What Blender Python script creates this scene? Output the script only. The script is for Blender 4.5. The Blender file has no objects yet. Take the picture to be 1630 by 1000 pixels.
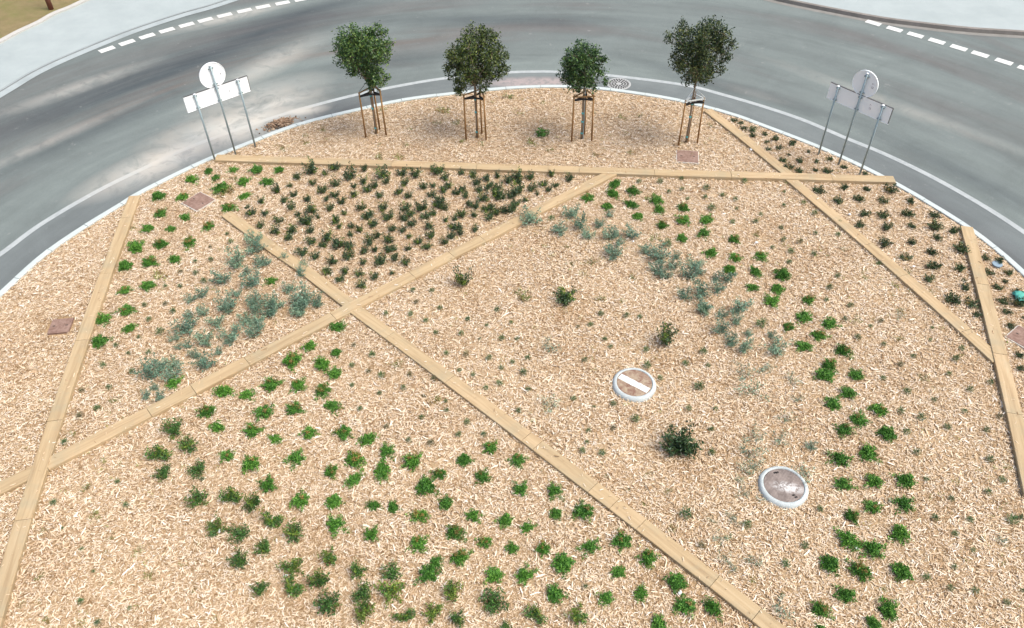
import bpy, math, random, json
import numpy as np
from mathutils import Vector, Matrix, Euler
random.seed(7); rng = np.random.default_rng(11)
S = bpy.context.scene
C = S.collection
R = math.radians

# ---------------------------------------------------------------- camera, sky, sun, exposure
TH, A, CAMH, FPX = R(44), -0.0128, 11.6, 1282.0
cam = bpy.data.cameras.new('camera'); co = bpy.data.objects.new('camera', cam); C.objects.link(co)
cam.sensor_width = 36; cam.lens = FPX/1630*36; cam.clip_end = 3000; cam.clip_start = 0.1
fw = Vector((0, math.cos(TH), -math.sin(TH))); r0 = Vector((1, 0, 0)); u0 = Vector((0, math.sin(TH), math.cos(TH)))
r_ = r0*math.cos(A)+u0*math.sin(A); u_ = -r0*math.sin(A)+u0*math.cos(A)
M = Matrix((r_, u_, -fw)).transposed().to_4x4(); M.translation = (0, 0, CAMH)
co.matrix_world = M
S.camera = co

SUN_EL, SUN_AZ = R(60), R(112)          # azimuth measured from +Y towards +X
w = bpy.data.worlds.new('World'); S.world = w; w.use_nodes = True
nt = w.node_tree; bg = nt.nodes['Background']
sky = nt.nodes.new('ShaderNodeTexSky'); sky.sky_type = 'NISHITA'; sky.sun_disc = False
sky.sun_elevation = SUN_EL; sky.sun_rotation = SUN_AZ; sky.air_density = 1.0; sky.dust_density = 4.0; sky.ozone_density = 1.0
nt.links.new(sky.outputs[0], bg.inputs[0]); bg.inputs[1].default_value = 0.135
sl = bpy.data.lights.new('sun', 'SUN'); sl.energy = 1.8; sl.angle = R(34); sl.color = (1, .97, .87)
so = bpy.data.objects.new('sun', sl); C.objects.link(so)
sd = Vector((math.sin(SUN_AZ)*math.cos(SUN_EL), math.cos(SUN_AZ)*math.cos(SUN_EL), math.sin(SUN_EL)))
so.rotation_euler = sd.to_track_quat('Z', 'Y').to_euler(); so.location = (0, 0, 40)
S.view_settings.view_transform = 'Standard'; S.view_settings.look = 'None'
S.view_settings.exposure = 0.9; S.view_settings.gamma = 1
S.render.engine = 'CYCLES'

# ---------------------------------------------------------------- the place, measured in metres
PL_J = [[-7.68,17.34,0.25],[-7.06,17.39,0.28],[-6.45,17.36,0.33],[-7.42,17.05,0.26],[-8.0,16.97,0.33],[-7.16,16.57,0.41],[-6.67,16.85,0.33],[-6.51,16.25,0.27],[-8.62,16.26,0.36],[-8.03,16.23,0.28],[-8.36,15.57,0.31],[-7.73,15.42,0.29],[-6.79,15.76,0.34],[-8.47,14.99,0.31],[-7.94,14.98,0.25],[-7.09,15.08,0.29],[-8.52,14.29,0.39],[-7.98,14.4,0.34],[-7.37,14.47,0.36],[-8.55,13.64,0.36],[-8.03,13.74,0.38],[-7.52,13.87,0.29],[-8.31,12.85,0.28],[-7.84,12.98,0.32],[-8.05,12.23,0.34],[-5.88,17.35,0.29],[-6.08,16.83,0.35],[-5.21,13.09,0.27],[-8.44,11.97,0.34],[-8.28,11.32,0.35],[-5.45,9.96,0.33],[-5.0,9.88,0.29],[-5.63,9.48,0.32],[-5.36,9.11,0.28],[-6.47,10.2,0.3],[-4.69,9.01,0.34],[-5.04,8.49,0.27],[-4.57,8.28,0.34],[-7.82,11.7,0.27],[-3.56,11.66,0.3],[-4.03,11.12,0.29],[-4.31,10.69,0.4],[-3.48,10.94,0.23],[-3.7,10.62,0.35],[-3.42,10.37,0.28],[-4.57,10.11,0.36],[-4.06,10.08,0.31],[-3.59,9.97,0.34],[-4.59,9.45,0.36],[-4.03,9.5,0.33],[-3.35,9.58,0.3],[-4.26,8.84,0.23],[-3.67,8.96,0.29],[-3.06,8.96,0.35],[-2.6,8.8,0.29],[-2.23,8.53,0.29],[-3.81,8.41,0.32],[-2.78,8.35,0.34],[-1.75,8.3,0.37],[-0.39,8.59,0.29],[-0.86,8.33,0.29],[0.07,8.3,0.29],[2.58,16.54,0.33],[3.01,16.22,0.31],[2.5,16.13,0.32],[1.89,16.01,0.32],[3.51,15.84,0.36],[2.89,15.68,0.32],[3.53,15.47,0.33],[2.31,15.63,0.31],[3.0,15.22,0.3],[4.13,15.53,0.31],[4.04,15.06,0.35],[4.58,15.05,0.35],[3.53,14.85,0.3],[4.43,14.56,0.3],[3.9,14.39,0.3],[5.08,14.3,0.28],[4.46,13.84,0.32],[4.97,13.68,0.29],[5.55,13.7,0.29],[4.77,13.27,0.29],[5.31,13.19,0.29],[5.14,12.7,0.26],[5.86,13.06,0.39],[5.65,12.63,0.31],[5.44,12.25,0.34],[6.21,12.27,0.27],[5.98,11.76,0.35],[5.58,11.49,0.27],[6.45,11.56,0.35],[6.13,11.23,0.34],[5.76,10.95,0.31],[6.48,10.81,0.32],[6.11,10.41,0.3],[5.95,10.18,0.38],[6.54,10.17,0.3],[6.26,9.73,0.32],[5.9,9.48,0.32],[6.68,9.32,0.32],[6.26,9.08,0.33],[5.91,8.86,0.34],[6.64,8.77,0.34],[6.18,8.35,0.36],[5.65,8.24,0.34],[-3.15,8.1,0.28],[-2.74,7.95,0.29],[-2.27,8.11,0.32],[-1.27,8.05,0.24],[-1.49,7.79,0.38],[-0.53,7.97,0.27],[-4.18,7.86,0.31],[-3.58,7.54,0.32],[-3.01,7.52,0.3],[-2.34,7.44,0.23],[-2.01,7.4,0.23],[-1.55,7.23,0.3],[-1.14,7.45,0.29],[-0.67,7.21,0.27],[-0.15,7.12,0.29],[-2.91,7.07,0.32],[-2.31,6.89,0.28],[-1.53,6.7,0.29],[-0.97,6.91,0.29],[-0.47,6.74,0.26],[-1.24,6.4,0.23],[-0.87,6.45,0.31],[-0.32,6.16,0.3],[-1.33,6.2,0.33],[-4.34,7.54,0.16],[0.11,7.72,0.28],[0.68,7.66,0.28],[0.68,7.23,0.23],[1.13,7.26,0.34],[0.21,6.99,0.24],[1.72,6.73,0.33],[1.19,6.62,0.3],[0.46,6.6,0.27],[-0.04,6.62,0.23],[0.75,6.33,0.38],[2.09,6.4,0.3],[0.15,6.15,0.29],[1.6,6.19,0.25],[0.6,5.84,0.29],[1.37,5.77,0.25],[1.9,5.83,0.22],[2.47,6.0,0.33],[2.53,5.62,0.32],[2.95,5.59,0.28],[2.11,5.35,0.27],[5.56,7.73,0.32],[6.09,7.78,0.32],[6.63,7.79,0.35],[6.43,7.33,0.33],[5.9,7.29,0.28],[5.5,7.1,0.28],[6.17,6.78,0.34],[5.31,6.67,0.33],[5.64,6.51,0.36],[4.9,6.27,0.35],[5.35,6.14,0.34],[5.96,6.12,0.34],[4.99,5.76,0.32],[4.54,5.54,0.28],[5.55,5.52,0.33],[5.26,5.29,0.27],[4.47,5.27,0.14]]
PL_B = [[-6.15,9.04,0.33],[-6.19,8.52,0.35],[-5.77,8.66,0.31],[-6.02,8.1,0.28],[-5.47,8.18,0.26],[-5.28,7.55,0.29],[-4.71,7.63,0.32],[-4.38,7.48,0.27],[-4.82,7.03,0.29],[-4.45,6.92,0.29],[-4.31,6.45,0.28],[-3.99,7.14,0.3],[-3.58,6.91,0.32],[-3.98,6.65,0.26],[-2.93,6.5,0.27],[-3.47,6.31,0.29],[-3.44,5.99,0.28],[-3.04,6.11,0.29],[-2.45,6.25,0.24],[-1.92,6.22,0.27],[-2.34,5.88,0.27],[-1.89,5.88,0.33],[-0.97,5.9,0.28],[-3.9,5.96,0.26],[-2.82,5.72,0.35],[-2.26,5.6,0.3],[-1.66,5.49,0.24],[-1.24,5.57,0.27],[-0.87,5.46,0.23],[-0.33,5.71,0.33],[-0.14,5.34,0.15],[0.32,5.51,0.26],[0.92,5.49,0.29]]
PL_D = [[-4.47,17.41,0.25],[-5.08,17.24,0.36],[-5.33,17.0,0.21],[-5.48,16.65,0.12],[-4.66,17.13,0.19],[-4.93,16.76,0.18],[-3.99,16.99,0.33],[-3.72,17.3,0.19],[-3.66,16.8,0.21],[-4.32,16.68,0.22],[-3.37,16.6,0.2],[-3.53,16.43,0.2],[-3.89,16.6,0.16],[-3.22,17.06,0.29],[-3.07,16.77,0.2],[-2.72,17.09,0.25],[-2.62,16.69,0.2],[-2.4,17.02,0.25],[-1.83,17.15,0.29],[-1.63,16.9,0.21],[-2.12,16.5,0.2],[-1.9,16.57,0.16],[-1.5,16.55,0.22],[-1.66,16.35,0.2],[-1.16,16.42,0.16],[-1.32,16.27,0.2],[-1.07,16.12,0.2],[-1.92,16.16,0.2],[-2.45,16.13,0.2],[-3.2,16.18,0.2],[-2.75,16.31,0.2],[-3.8,16.21,0.2],[-4.31,16.25,0.22],[-4.61,16.39,0.22],[-4.09,15.92,0.2],[-4.49,16.05,0.16],[-4.92,16.07,0.2],[-5.31,16.27,0.18],[-5.76,16.45,0.22],[-6.05,16.01,0.2],[-5.52,16.03,0.18],[-5.24,15.74,0.22],[-4.73,15.56,0.26],[-4.34,15.69,0.18],[-3.94,15.48,0.16],[-3.58,15.65,0.2],[-3.33,15.41,0.23],[-3.42,15.31,0.19],[-3.05,15.67,0.22],[-2.9,15.3,0.25],[-5.83,15.51,0.18],[-5.47,15.25,0.21],[-5.08,15.44,0.16],[-4.8,15.15,0.31],[-4.14,15.18,0.23],[-4.0,14.99,0.15],[-4.57,15.4,0.12],[-5.83,15.07,0.19],[-5.46,14.81,0.19],[-5.06,14.84,0.25],[-5.1,14.59,0.21],[-4.68,14.81,0.19],[-4.57,14.42,0.21],[-4.22,14.56,0.28],[-3.73,14.99,0.15],[-3.49,14.83,0.19],[-3.22,15.05,0.23],[-3.69,14.65,0.15],[-3.11,14.59,0.19],[-3.21,14.41,0.26],[-2.76,14.87,0.19],[-2.53,14.81,0.17],[-2.8,14.43,0.23],[-2.76,14.1,0.22],[-2.66,14.13,0.15],[-3.06,14.1,0.17],[-3.28,14.09,0.2],[-3.66,14.23,0.22],[-3.9,14.26,0.3],[-3.61,13.87,0.26],[-4.27,14.29,0.19],[-4.7,14.03,0.22],[-4.4,13.9,0.18],[-4.01,13.7,0.22],[-3.89,13.71,0.11],[-3.3,13.65,0.16],[-2.93,13.66,0.26],[-2.61,13.77,0.2],[-2.34,13.64,0.18],[-4.01,13.33,0.23],[-3.65,13.36,0.18],[-3.73,13.13,0.2],[-3.32,13.28,0.18],[-2.95,13.18,0.18],[-3.22,12.9,0.18],[-2.6,13.3,0.11],[-2.29,15.04,0.21],[-2.54,15.23,0.23],[-2.49,15.62,0.24],[-2.41,15.39,0.23],[-2.13,15.63,0.28],[-2.02,15.3,0.21],[-1.85,15.43,0.2],[-1.7,15.86,0.24],[-1.75,15.75,0.2],[-1.55,15.62,0.2],[-1.89,14.89,0.21],[-1.54,15.2,0.15],[-1.34,15.22,0.15],[-1.16,15.34,0.21],[-1.34,14.91,0.19],[-1.23,14.87,0.19],[-1.15,14.65,0.17],[-1.84,14.59,0.21],[-1.4,14.55,0.19],[-2.33,14.58,0.15],[-2.12,14.38,0.19],[-1.9,14.18,0.19],[-2.33,14.12,0.15],[-1.54,14.35,0.19],[-0.81,14.81,0.17],[-0.88,15.37,0.16],[-1.01,15.76,0.16],[-0.86,15.7,0.2],[-0.66,15.98,0.22],[-0.57,15.56,0.22],[-0.46,15.6,0.2],[-0.34,15.43,0.2],[-0.47,15.26,0.23],[-0.92,16.97,0.21],[-0.85,16.68,0.2],[-0.59,16.8,0.21],[-0.32,17.0,0.17],[-0.06,16.75,0.23],[-0.77,16.38,0.18],[-0.59,16.43,0.2],[-0.49,16.59,0.16],[-0.28,16.44,0.24],[-0.3,16.05,0.28],[-0.2,16.0,0.18],[0.01,16.13,0.24],[-0.38,16.21,0.16],[0.01,15.5,0.23],[-1.22,17.14,0.17],[-6.19,15.54,0.2],[-6.33,15.79,0.12],[0.16,16.92,0.25],[0.23,16.72,0.16],[0.5,16.89,0.21],[1.06,16.98,0.17],[0.81,16.58,0.2],[1.09,16.52,0.16],[0.21,16.25,0.32],[0.55,16.37,0.24],[0.97,16.35,0.16],[0.12,15.78,0.2],[0.36,15.89,0.16],[0.67,16.19,0.12],[1.44,16.77,0.2],[-0.08,15.47,0.23]]
PL_R = [[6.98,17.53,0.19],[7.41,17.47,0.21],[7.06,17.2,0.23],[7.28,17.04,0.21],[7.83,17.46,0.15],[7.7,17.08,0.14],[8.2,17.55,0.17],[7.98,17.0,0.21],[8.45,17.16,0.17],[8.89,16.88,0.16],[7.53,16.17,0.26],[8.19,16.29,0.24],[7.88,15.74,0.28],[8.71,16.21,0.2],[9.28,16.16,0.32],[8.37,15.77,0.24],[8.94,15.72,0.24],[9.61,15.68,0.22],[8.33,15.19,0.27],[8.76,15.16,0.27],[9.33,15.14,0.29],[9.97,15.14,0.25],[8.09,14.79,0.23],[8.69,14.68,0.27],[9.28,14.75,0.19],[9.79,14.66,0.36],[10.17,14.51,0.26],[9.68,14.28,0.22],[8.42,14.1,0.32],[9.07,14.15,0.22],[9.36,13.75,0.24],[10.05,13.84,0.35],[8.73,13.62,0.24],[9.22,13.26,0.31],[9.76,13.22,0.25],[8.97,12.87,0.25],[9.64,12.6,0.24],[9.2,12.24,0.31],[9.56,12.1,0.27],[10.48,13.56,0.2],[10.74,13.43,0.23],[10.34,13.09,0.2],[10.76,13.06,0.18],[10.33,12.62,0.19],[10.64,12.43,0.21],[10.56,12.8,0.14],[10.53,12.1,0.27],[10.23,12.16,0.21],[10.17,11.86,0.17],[9.71,12.85,0.11],[7.75,17.91,0.13],[6.82,18.78,0.18],[7.03,18.51,0.22],[6.79,18.39,0.15],[6.75,18.05,0.17],[7.04,18.1,0.17],[7.45,18.27,0.24],[7.2,17.77,0.13],[6.14,19.51,0.18],[6.29,19.35,0.16],[6.34,19.08,0.18],[6.56,18.99,0.22],[6.49,18.71,0.18],[9.51,11.77,0.17],[10.05,11.42,0.17],[9.73,10.3,0.17],[10.46,11.7,0.1],[9.87,10.65,0.19]]
PL_U = [[-5.91,14.45,0.34],[-6.1,13.71,0.4],[-6.29,13.14,0.39],[-5.82,14.14,0.37],[-5.57,13.68,0.26],[-5.55,13.02,0.39],[-6.79,12.54,0.24],[-6.59,12.68,0.25],[-5.84,12.69,0.21],[-5.94,12.31,0.38],[-5.4,12.45,0.28],[-5.34,12.18,0.31],[-5.83,13.37,0.22],[-6.95,10.37,0.41],[-6.87,10.68,0.26],[-6.63,10.65,0.26],[-6.5,10.37,0.35],[-5.99,10.62,0.38],[-6.25,10.88,0.23],[-5.83,10.98,0.16],[-6.62,11.69,0.37],[-6.18,11.27,0.36],[-6.06,11.8,0.3],[-5.67,11.44,0.37],[-5.64,11.25,0.2],[-5.17,11.46,0.3],[-6.5,11.2,0.2],[-6.66,11.14,0.13],[-6.79,11.39,0.2],[-5.27,11.87,0.34],[-5.51,11.87,0.24],[-6.81,10.07,0.14],[-6.9,9.89,0.19],[-6.64,9.84,0.18],[-6.72,12.02,0.2],[-6.41,12.11,0.27],[-5.94,12.13,0.27],[-5.47,13.68,0.26],[-4.73,12.83,0.25],[-4.48,12.3,0.35],[-4.3,12.47,0.42],[-4.12,12.36,0.31],[-4.36,12.16,0.31],[-5.12,12.39,0.28],[-4.94,12.32,0.31],[-4.64,13.3,0.25],[-4.56,13.64,0.18],[-5.08,13.87,0.18],[-4.96,12.11,0.24],[-5.19,11.67,0.23],[-4.43,12.08,0.27],[-5.05,12.08,0.34],[4.22,11.38,0.3],[4.31,11.08,0.26],[4.56,11.68,0.23],[4.53,10.9,0.29],[4.72,11.29,0.16],[4.3,11.85,0.2],[0.5,15.13,0.43],[1.47,15.34,0.35],[1.16,14.67,0.34],[1.64,14.87,0.34],[1.77,14.49,0.3],[2.07,14.89,0.23],[2.32,15.31,0.19],[2.23,14.45,0.3],[2.78,14.53,0.34],[2.43,14.57,0.23],[2.44,14.24,0.19],[2.31,13.79,0.4],[2.99,13.93,0.26],[3.32,13.66,0.4],[3.15,13.26,0.32],[3.52,13.37,0.29],[3.3,13.07,0.25],[3.67,13.75,0.18],[4.04,13.47,0.29],[3.85,13.01,0.36],[4.1,13.18,0.21],[3.67,12.43,0.28],[4.03,12.48,0.38],[4.39,12.67,0.28],[4.62,12.98,0.28],[4.0,12.11,0.31],[4.7,12.05,0.41],[3.98,11.94,0.24],[4.38,12.97,0.18],[5.16,10.87,0.36],[5.2,11.23,0.16],[5.22,8.52,0.17]]
PL_F = [[0.71,10.99,0.29],[0.75,9.53,0.3],[4.5,9.79,0.34],[4.48,10.22,0.28],[4.05,8.42,0.34],[4.31,8.68,0.26],[4.1,8.1,0.23],[4.8,10.39,0.25],[5.25,9.58,0.18],[4.92,9.16,0.21],[4.74,8.68,0.23],[5.28,10.12,0.22],[7.92,11.76,0.17],[3.32,6.73,0.21],[3.22,7.06,0.11],[3.54,7.12,0.16],[3.59,7.04,0.13],[3.31,6.34,0.18],[3.38,6.21,0.13],[3.77,6.3,0.2],[3.82,7.58,0.19],[4.02,7.99,0.25],[3.81,7.88,0.14],[4.12,7.46,0.14],[5.0,7.94,0.25],[3.92,5.54,0.27],[7.74,6.68,0.16]]
PL_S = [[3.03,11.09,0.41],[2.93,8.53,0.61],[1.1,12.38,0.52],[-1.04,12.94,0.48]]
PL_T = [[-6.58,14.78,0.11],[-6.41,14.48,0.13],[-6.85,14.31,0.1],[-7.05,13.8,0.1],[-6.71,13.85,0.12],[-7.27,13.45,0.13],[-6.92,13.39,0.14],[-6.68,13.12,0.14],[-7.47,12.98,0.11],[-7.15,12.98,0.12],[-7.73,12.4,0.12],[-7.3,12.42,0.12],[-7.07,12.19,0.14],[-7.51,11.97,0.12],[-7.15,11.58,0.17],[-7.54,11.43,0.11],[-7.92,11.21,0.13],[-7.61,11.0,0.11],[-7.21,11.02,0.13],[-7.99,10.68,0.13],[-7.36,10.51,0.13],[-8.17,10.05,0.11],[-7.68,10.12,0.12],[-7.72,9.61,0.13],[-7.97,9.42,0.15],[-8.02,8.83,0.13],[-2.61,12.04,0.12],[-2.1,12.02,0.12],[-1.77,11.83,0.12],[-1.54,11.47,0.11],[-1.03,11.43,0.13],[-0.21,11.28,0.14],[-1.3,10.9,0.12],[-0.91,10.86,0.13],[-0.46,10.76,0.14],[-3.16,11.15,0.1],[-2.76,10.88,0.14],[-3.12,10.61,0.11],[-2.78,10.44,0.11],[-2.52,10.32,0.16],[-3.05,10.1,0.11],[-2.07,10.01,0.12],[-1.51,10.22,0.13],[-1.03,10.43,0.1],[-0.76,10.32,0.11],[-1.98,10.33,0.13],[-0.51,9.98,0.11],[-0.25,10.09,0.14],[-1.67,9.81,0.08],[-2.83,9.51,0.12],[-1.25,9.67,0.1],[-2.51,9.89,0.1],[-1.67,9.29,0.11],[-2.29,9.08,0.12],[-0.84,9.17,0.13],[-1.87,8.78,0.12],[-1.47,8.71,0.13],[-0.98,8.89,0.12],[-0.53,8.89,0.13],[-1.23,9.45,0.11],[-0.91,11.84,0.12],[-0.51,11.67,0.1],[-0.65,11.29,0.07],[-0.31,12.11,0.14],[-0.02,11.73,0.1],[-0.22,10.49,0.11],[0.0,10.64,0.11],[3.97,11.99,0.2],[1.6,11.64,0.13],[0.1,11.26,0.11],[0.3,10.74,0.12],[1.41,10.66,0.13],[1.85,11.23,0.11],[0.21,10.35,0.16],[0.29,9.93,0.12],[0.1,9.41,0.12],[1.13,9.69,0.12],[2.64,10.91,0.14],[3.35,10.53,0.14],[3.78,10.47,0.11],[2.6,10.49,0.16],[3.51,9.93,0.19],[2.22,9.18,0.15],[1.86,9.54,0.13],[1.49,9.5,0.08],[1.3,8.69,0.1],[1.35,8.95,0.1],[1.21,8.5,0.12],[1.8,8.99,0.12],[1.55,8.45,0.14],[3.23,9.41,0.13],[2.36,11.89,0.14],[1.84,11.94,0.14],[1.34,11.6,0.08],[1.94,11.01,0.1],[5.06,11.57,0.25],[3.72,9.4,0.1],[3.46,8.42,0.14],[3.56,8.94,0.12],[2.81,10.17,0.12],[3.75,10.84,0.16],[2.63,11.84,0.12],[3.2,16.66,0.14],[3.72,16.63,0.16],[4.27,16.76,0.12],[4.21,16.33,0.12],[4.8,16.32,0.18],[4.72,15.97,0.14],[4.29,15.92,0.12],[5.15,16.05,0.12],[5.43,15.86,0.13],[4.79,15.52,0.2],[5.18,14.99,0.13],[5.71,14.98,0.13],[5.38,15.49,0.1],[3.53,14.16,0.22],[5.81,16.61,0.14],[5.9,15.25,0.12],[3.88,16.21,0.12],[0.96,15.19,0.17],[6.2,14.29,0.13],[6.55,14.21,0.15],[5.89,14.03,0.11],[6.26,13.88,0.17],[6.74,13.77,0.15],[6.12,13.51,0.14],[6.77,12.67,0.15],[6.59,12.29,0.12],[7.04,12.11,0.14],[7.04,13.03,0.14],[6.53,15.59,0.12],[6.68,16.15,0.1],[7.18,15.27,0.15],[6.99,14.52,0.11],[7.49,14.46,0.15],[7.03,15.7,0.13],[8.07,13.43,0.11],[7.67,14.92,0.13],[6.26,14.74,0.13],[6.89,11.17,0.16],[7.52,11.64,0.12],[7.26,11.5,0.1],[7.35,10.99,0.12],[7.81,10.65,0.11],[7.49,10.44,0.13],[7.03,10.09,0.12],[7.36,9.75,0.15],[8.47,11.42,0.09],[8.32,11.1,0.08],[8.84,10.85,0.13],[8.6,10.56,0.16],[8.32,10.19,0.11],[7.79,9.55,0.11],[7.07,9.28,0.15],[7.39,9.13,0.16],[7.02,8.82,0.15],[7.79,8.92,0.13],[7.03,8.37,0.14],[8.55,9.78,0.13],[8.24,9.28,0.11],[8.45,8.84,0.13],[8.82,9.14,0.12],[9.01,9.96,0.12],[8.24,8.21,0.14],[6.8,11.7,0.11],[-6.79,7.99,0.1],[-7.71,7.58,0.12],[-6.48,7.51,0.11],[-6.22,5.49,0.11],[-6.6,5.82,0.11],[-5.82,5.7,0.08],[-6.6,6.33,0.06],[-6.92,6.71,0.09],[-5.34,8.01,0.1],[-7.38,7.1,0.06],[2.8,7.18,0.22],[2.97,6.62,0.13],[3.77,6.98,0.16],[1.07,5.96,0.09],[7.0,7.82,0.1],[7.26,7.43,0.11],[6.85,7.07,0.13],[7.4,7.03,0.12],[7.06,6.78,0.12],[7.23,6.49,0.1],[6.82,6.21,0.1],[6.32,6.04,0.13],[6.61,5.85,0.12],[6.97,5.81,0.12],[7.36,5.61,0.12],[4.6,6.6,0.13],[4.22,6.29,0.15],[5.03,7.26,0.13],[8.27,7.78,0.14],[7.92,7.55,0.14],[8.07,7.01,0.19],[4.04,5.79,0.07],[7.7,5.81,0.07],[8.23,7.06,0.11],[-2.11,12.76,0.12],[-1.7,12.73,0.12],[-2.01,12.38,0.12],[-1.5,12.19,0.12]]
PL_W = [[-8.87,15.1,0.15],[-7.62,13.34,0.29],[-6.99,16.4,0.32],[-6.97,17.03,0.17],[-7.48,9.83,0.15],[-7.99,8.99,0.15],[-7.21,8.41,0.11],[-2.27,10.62,0.19],[-1.44,9.68,0.18],[0.17,12.53,0.31],[5.16,16.07,0.14],[5.64,14.54,0.15],[0.78,14.22,0.11],[1.37,13.6,0.16],[3.25,14.45,0.19],[1.25,14.15,0.11],[0.92,13.93,0.11],[1.8,13.61,0.18],[1.52,13.27,0.14],[2.66,13.09,0.14],[2.33,12.35,0.1],[1.87,12.4,0.14],[7.47,13.99,0.13],[8.2,12.71,0.15],[8.89,12.5,0.1],[8.04,11.94,0.14],[6.91,16.54,0.18],[8.61,13.13,0.14],[7.64,12.97,0.11],[7.7,11.15,0.13],[7.83,10.08,0.16],[8.49,8.1,0.11],[7.09,11.72,0.15],[-7.28,7.84,0.14],[-6.92,7.31,0.16],[-6.03,6.66,0.13],[-7.43,6.27,0.13],[-7.0,5.54,0.12],[-5.7,6.23,0.13],[-4.94,5.99,0.09],[-5.23,6.45,0.1],[-6.52,6.94,0.11],[-7.48,5.79,0.08],[-6.5,5.51,0.1],[-6.54,6.66,0.06],[-7.67,7.04,0.09],[-4.47,5.53,0.1],[-6.26,6.15,0.06],[2.28,7.99,0.11],[1.58,7.96,0.08],[2.18,7.41,0.09],[1.91,7.72,0.08],[2.57,6.95,0.12],[3.44,6.79,0.11],[3.64,6.05,0.1],[2.6,7.63,0.11],[-0.1,5.35,0.1],[5.6,5.87,0.08],[-3.35,17.92,0.21],[-2.88,17.87,0.21],[-2.78,18.51,0.15],[-1.44,19.63,0.2],[-1.88,20.27,0.28],[-3.59,20.39,0.18],[-1.29,18.68,0.15],[-0.75,18.5,0.15],[-5.96,18.37,0.15],[-5.46,18.69,0.17],[-5.1,19.34,0.15],[-5.5,19.03,0.11],[-2.72,19.29,0.13],[-2.0,19.61,0.14],[-0.04,20.97,0.24],[-3.46,18.54,0.1],[0.84,18.88,0.42],[0.63,18.52,0.26],[3.15,19.75,0.18],[3.61,19.8,0.14],[1.05,18.18,0.15],[2.23,17.92,0.14],[0.29,20.07,0.16],[5.49,19.26,0.15],[3.13,18.02,0.15],[0.97,20.65,0.14]]
KERB = [(-11.485, 11.402), (-11.191, 12.124), (-10.932, 12.716), (-10.531, 14.03), (-10.041, 14.99), (-9.438, 15.917), (-9.155, 16.381), (-8.478, 17.191), (-7.713, 17.976), (-6.9, 18.681), (-5.753, 19.577), (-4.141, 20.363), (-2.89, 20.858), (-1.319, 21.215), (0.176, 21.452), (1.716, 21.468), (3.119, 21.21), (4.903, 20.543), (6.139, 19.794), (6.882, 19.173), (7.879, 18.272), (8.629, 17.484), (9.324, 16.602), (9.92, 15.697), (10.466, 14.731), (10.825, 13.813), (11.054, 12.95), (11.312, 11.583)]
LINE = [(-12.369, 13.053), (-11.699, 14.304), (-11.223, 15.419), (-10.345, 16.767), (-9.496, 17.761), (-8.7, 18.636), (-7.486, 19.623), (-6.099, 20.576), (-4.443, 21.466), (-2.819, 22.109), (-1.614, 22.45), (-0.192, 22.681), (0.763, 22.723), (1.544, 22.682), (2.961, 22.439), (5.123, 21.802), (6.191, 21.186), (7.212, 20.48), (8.162, 19.705), (9.013, 18.787), (9.705, 18.086), (10.387, 17.253), (10.933, 16.456), (11.478, 15.524), (11.896, 14.644), (12.344, 13.514)]
DASH_L = [(-12.875, 24.58), (-12.389, 25.053), (-11.879, 25.502), (-11.355, 25.925), (-10.809, 26.32), (-10.274, 26.685), (-9.708, 27.044), (-9.112, 27.396), (-8.538, 27.701), (-7.913, 27.996), (-7.304, 28.282), (-6.657, 28.572), (-5.997, 28.837)]
DASH_R = [(12.102, 25.797), (12.632, 25.314), (13.151, 24.867), (13.664, 24.408), (14.171, 23.937), (14.65, 23.48), (15.166, 22.979), (15.63, 22.493), (16.108, 21.96), (16.576, 21.404)]
PAVE_L = [(-17.058, 17.031), (-15.94, 19.86), (-15.097, 21.882), (-14.65, 23.035), (-14.069, 24.011), (-13.265, 25.084), (-12.69, 25.805), (-12.061, 26.456), (-11.221, 27.226), (-10.499, 27.771), (-9.783, 28.439), (-8.643, 29.4), (-6.779, 30.626)]
GRASS_L = [(-18.582, 19.596), (-17.479, 22.91), (-16.575, 25.178), (-16.276, 25.909), (-15.924, 26.57), (-15.668, 27.258), (-15.321, 27.761), (-14.933, 28.49), (-14.415, 29.244), (-13.399, 30.722)]
PAVE_R = [(6.699, 29.596), (8.295, 28.473), (9.235, 27.743), (9.888, 27.304), (11.089, 26.607), (12.35, 25.931), (13.451, 25.516), (14.912, 25.054), (16.599, 24.731), (18.778, 24.266), (21.562, 23.924)]
GRASS_R = [(13.285, 28.703), (14.812, 27.997), (16.374, 27.523), (17.806, 27.321), (20.203, 26.938), (23.271, 26.691)]
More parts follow.
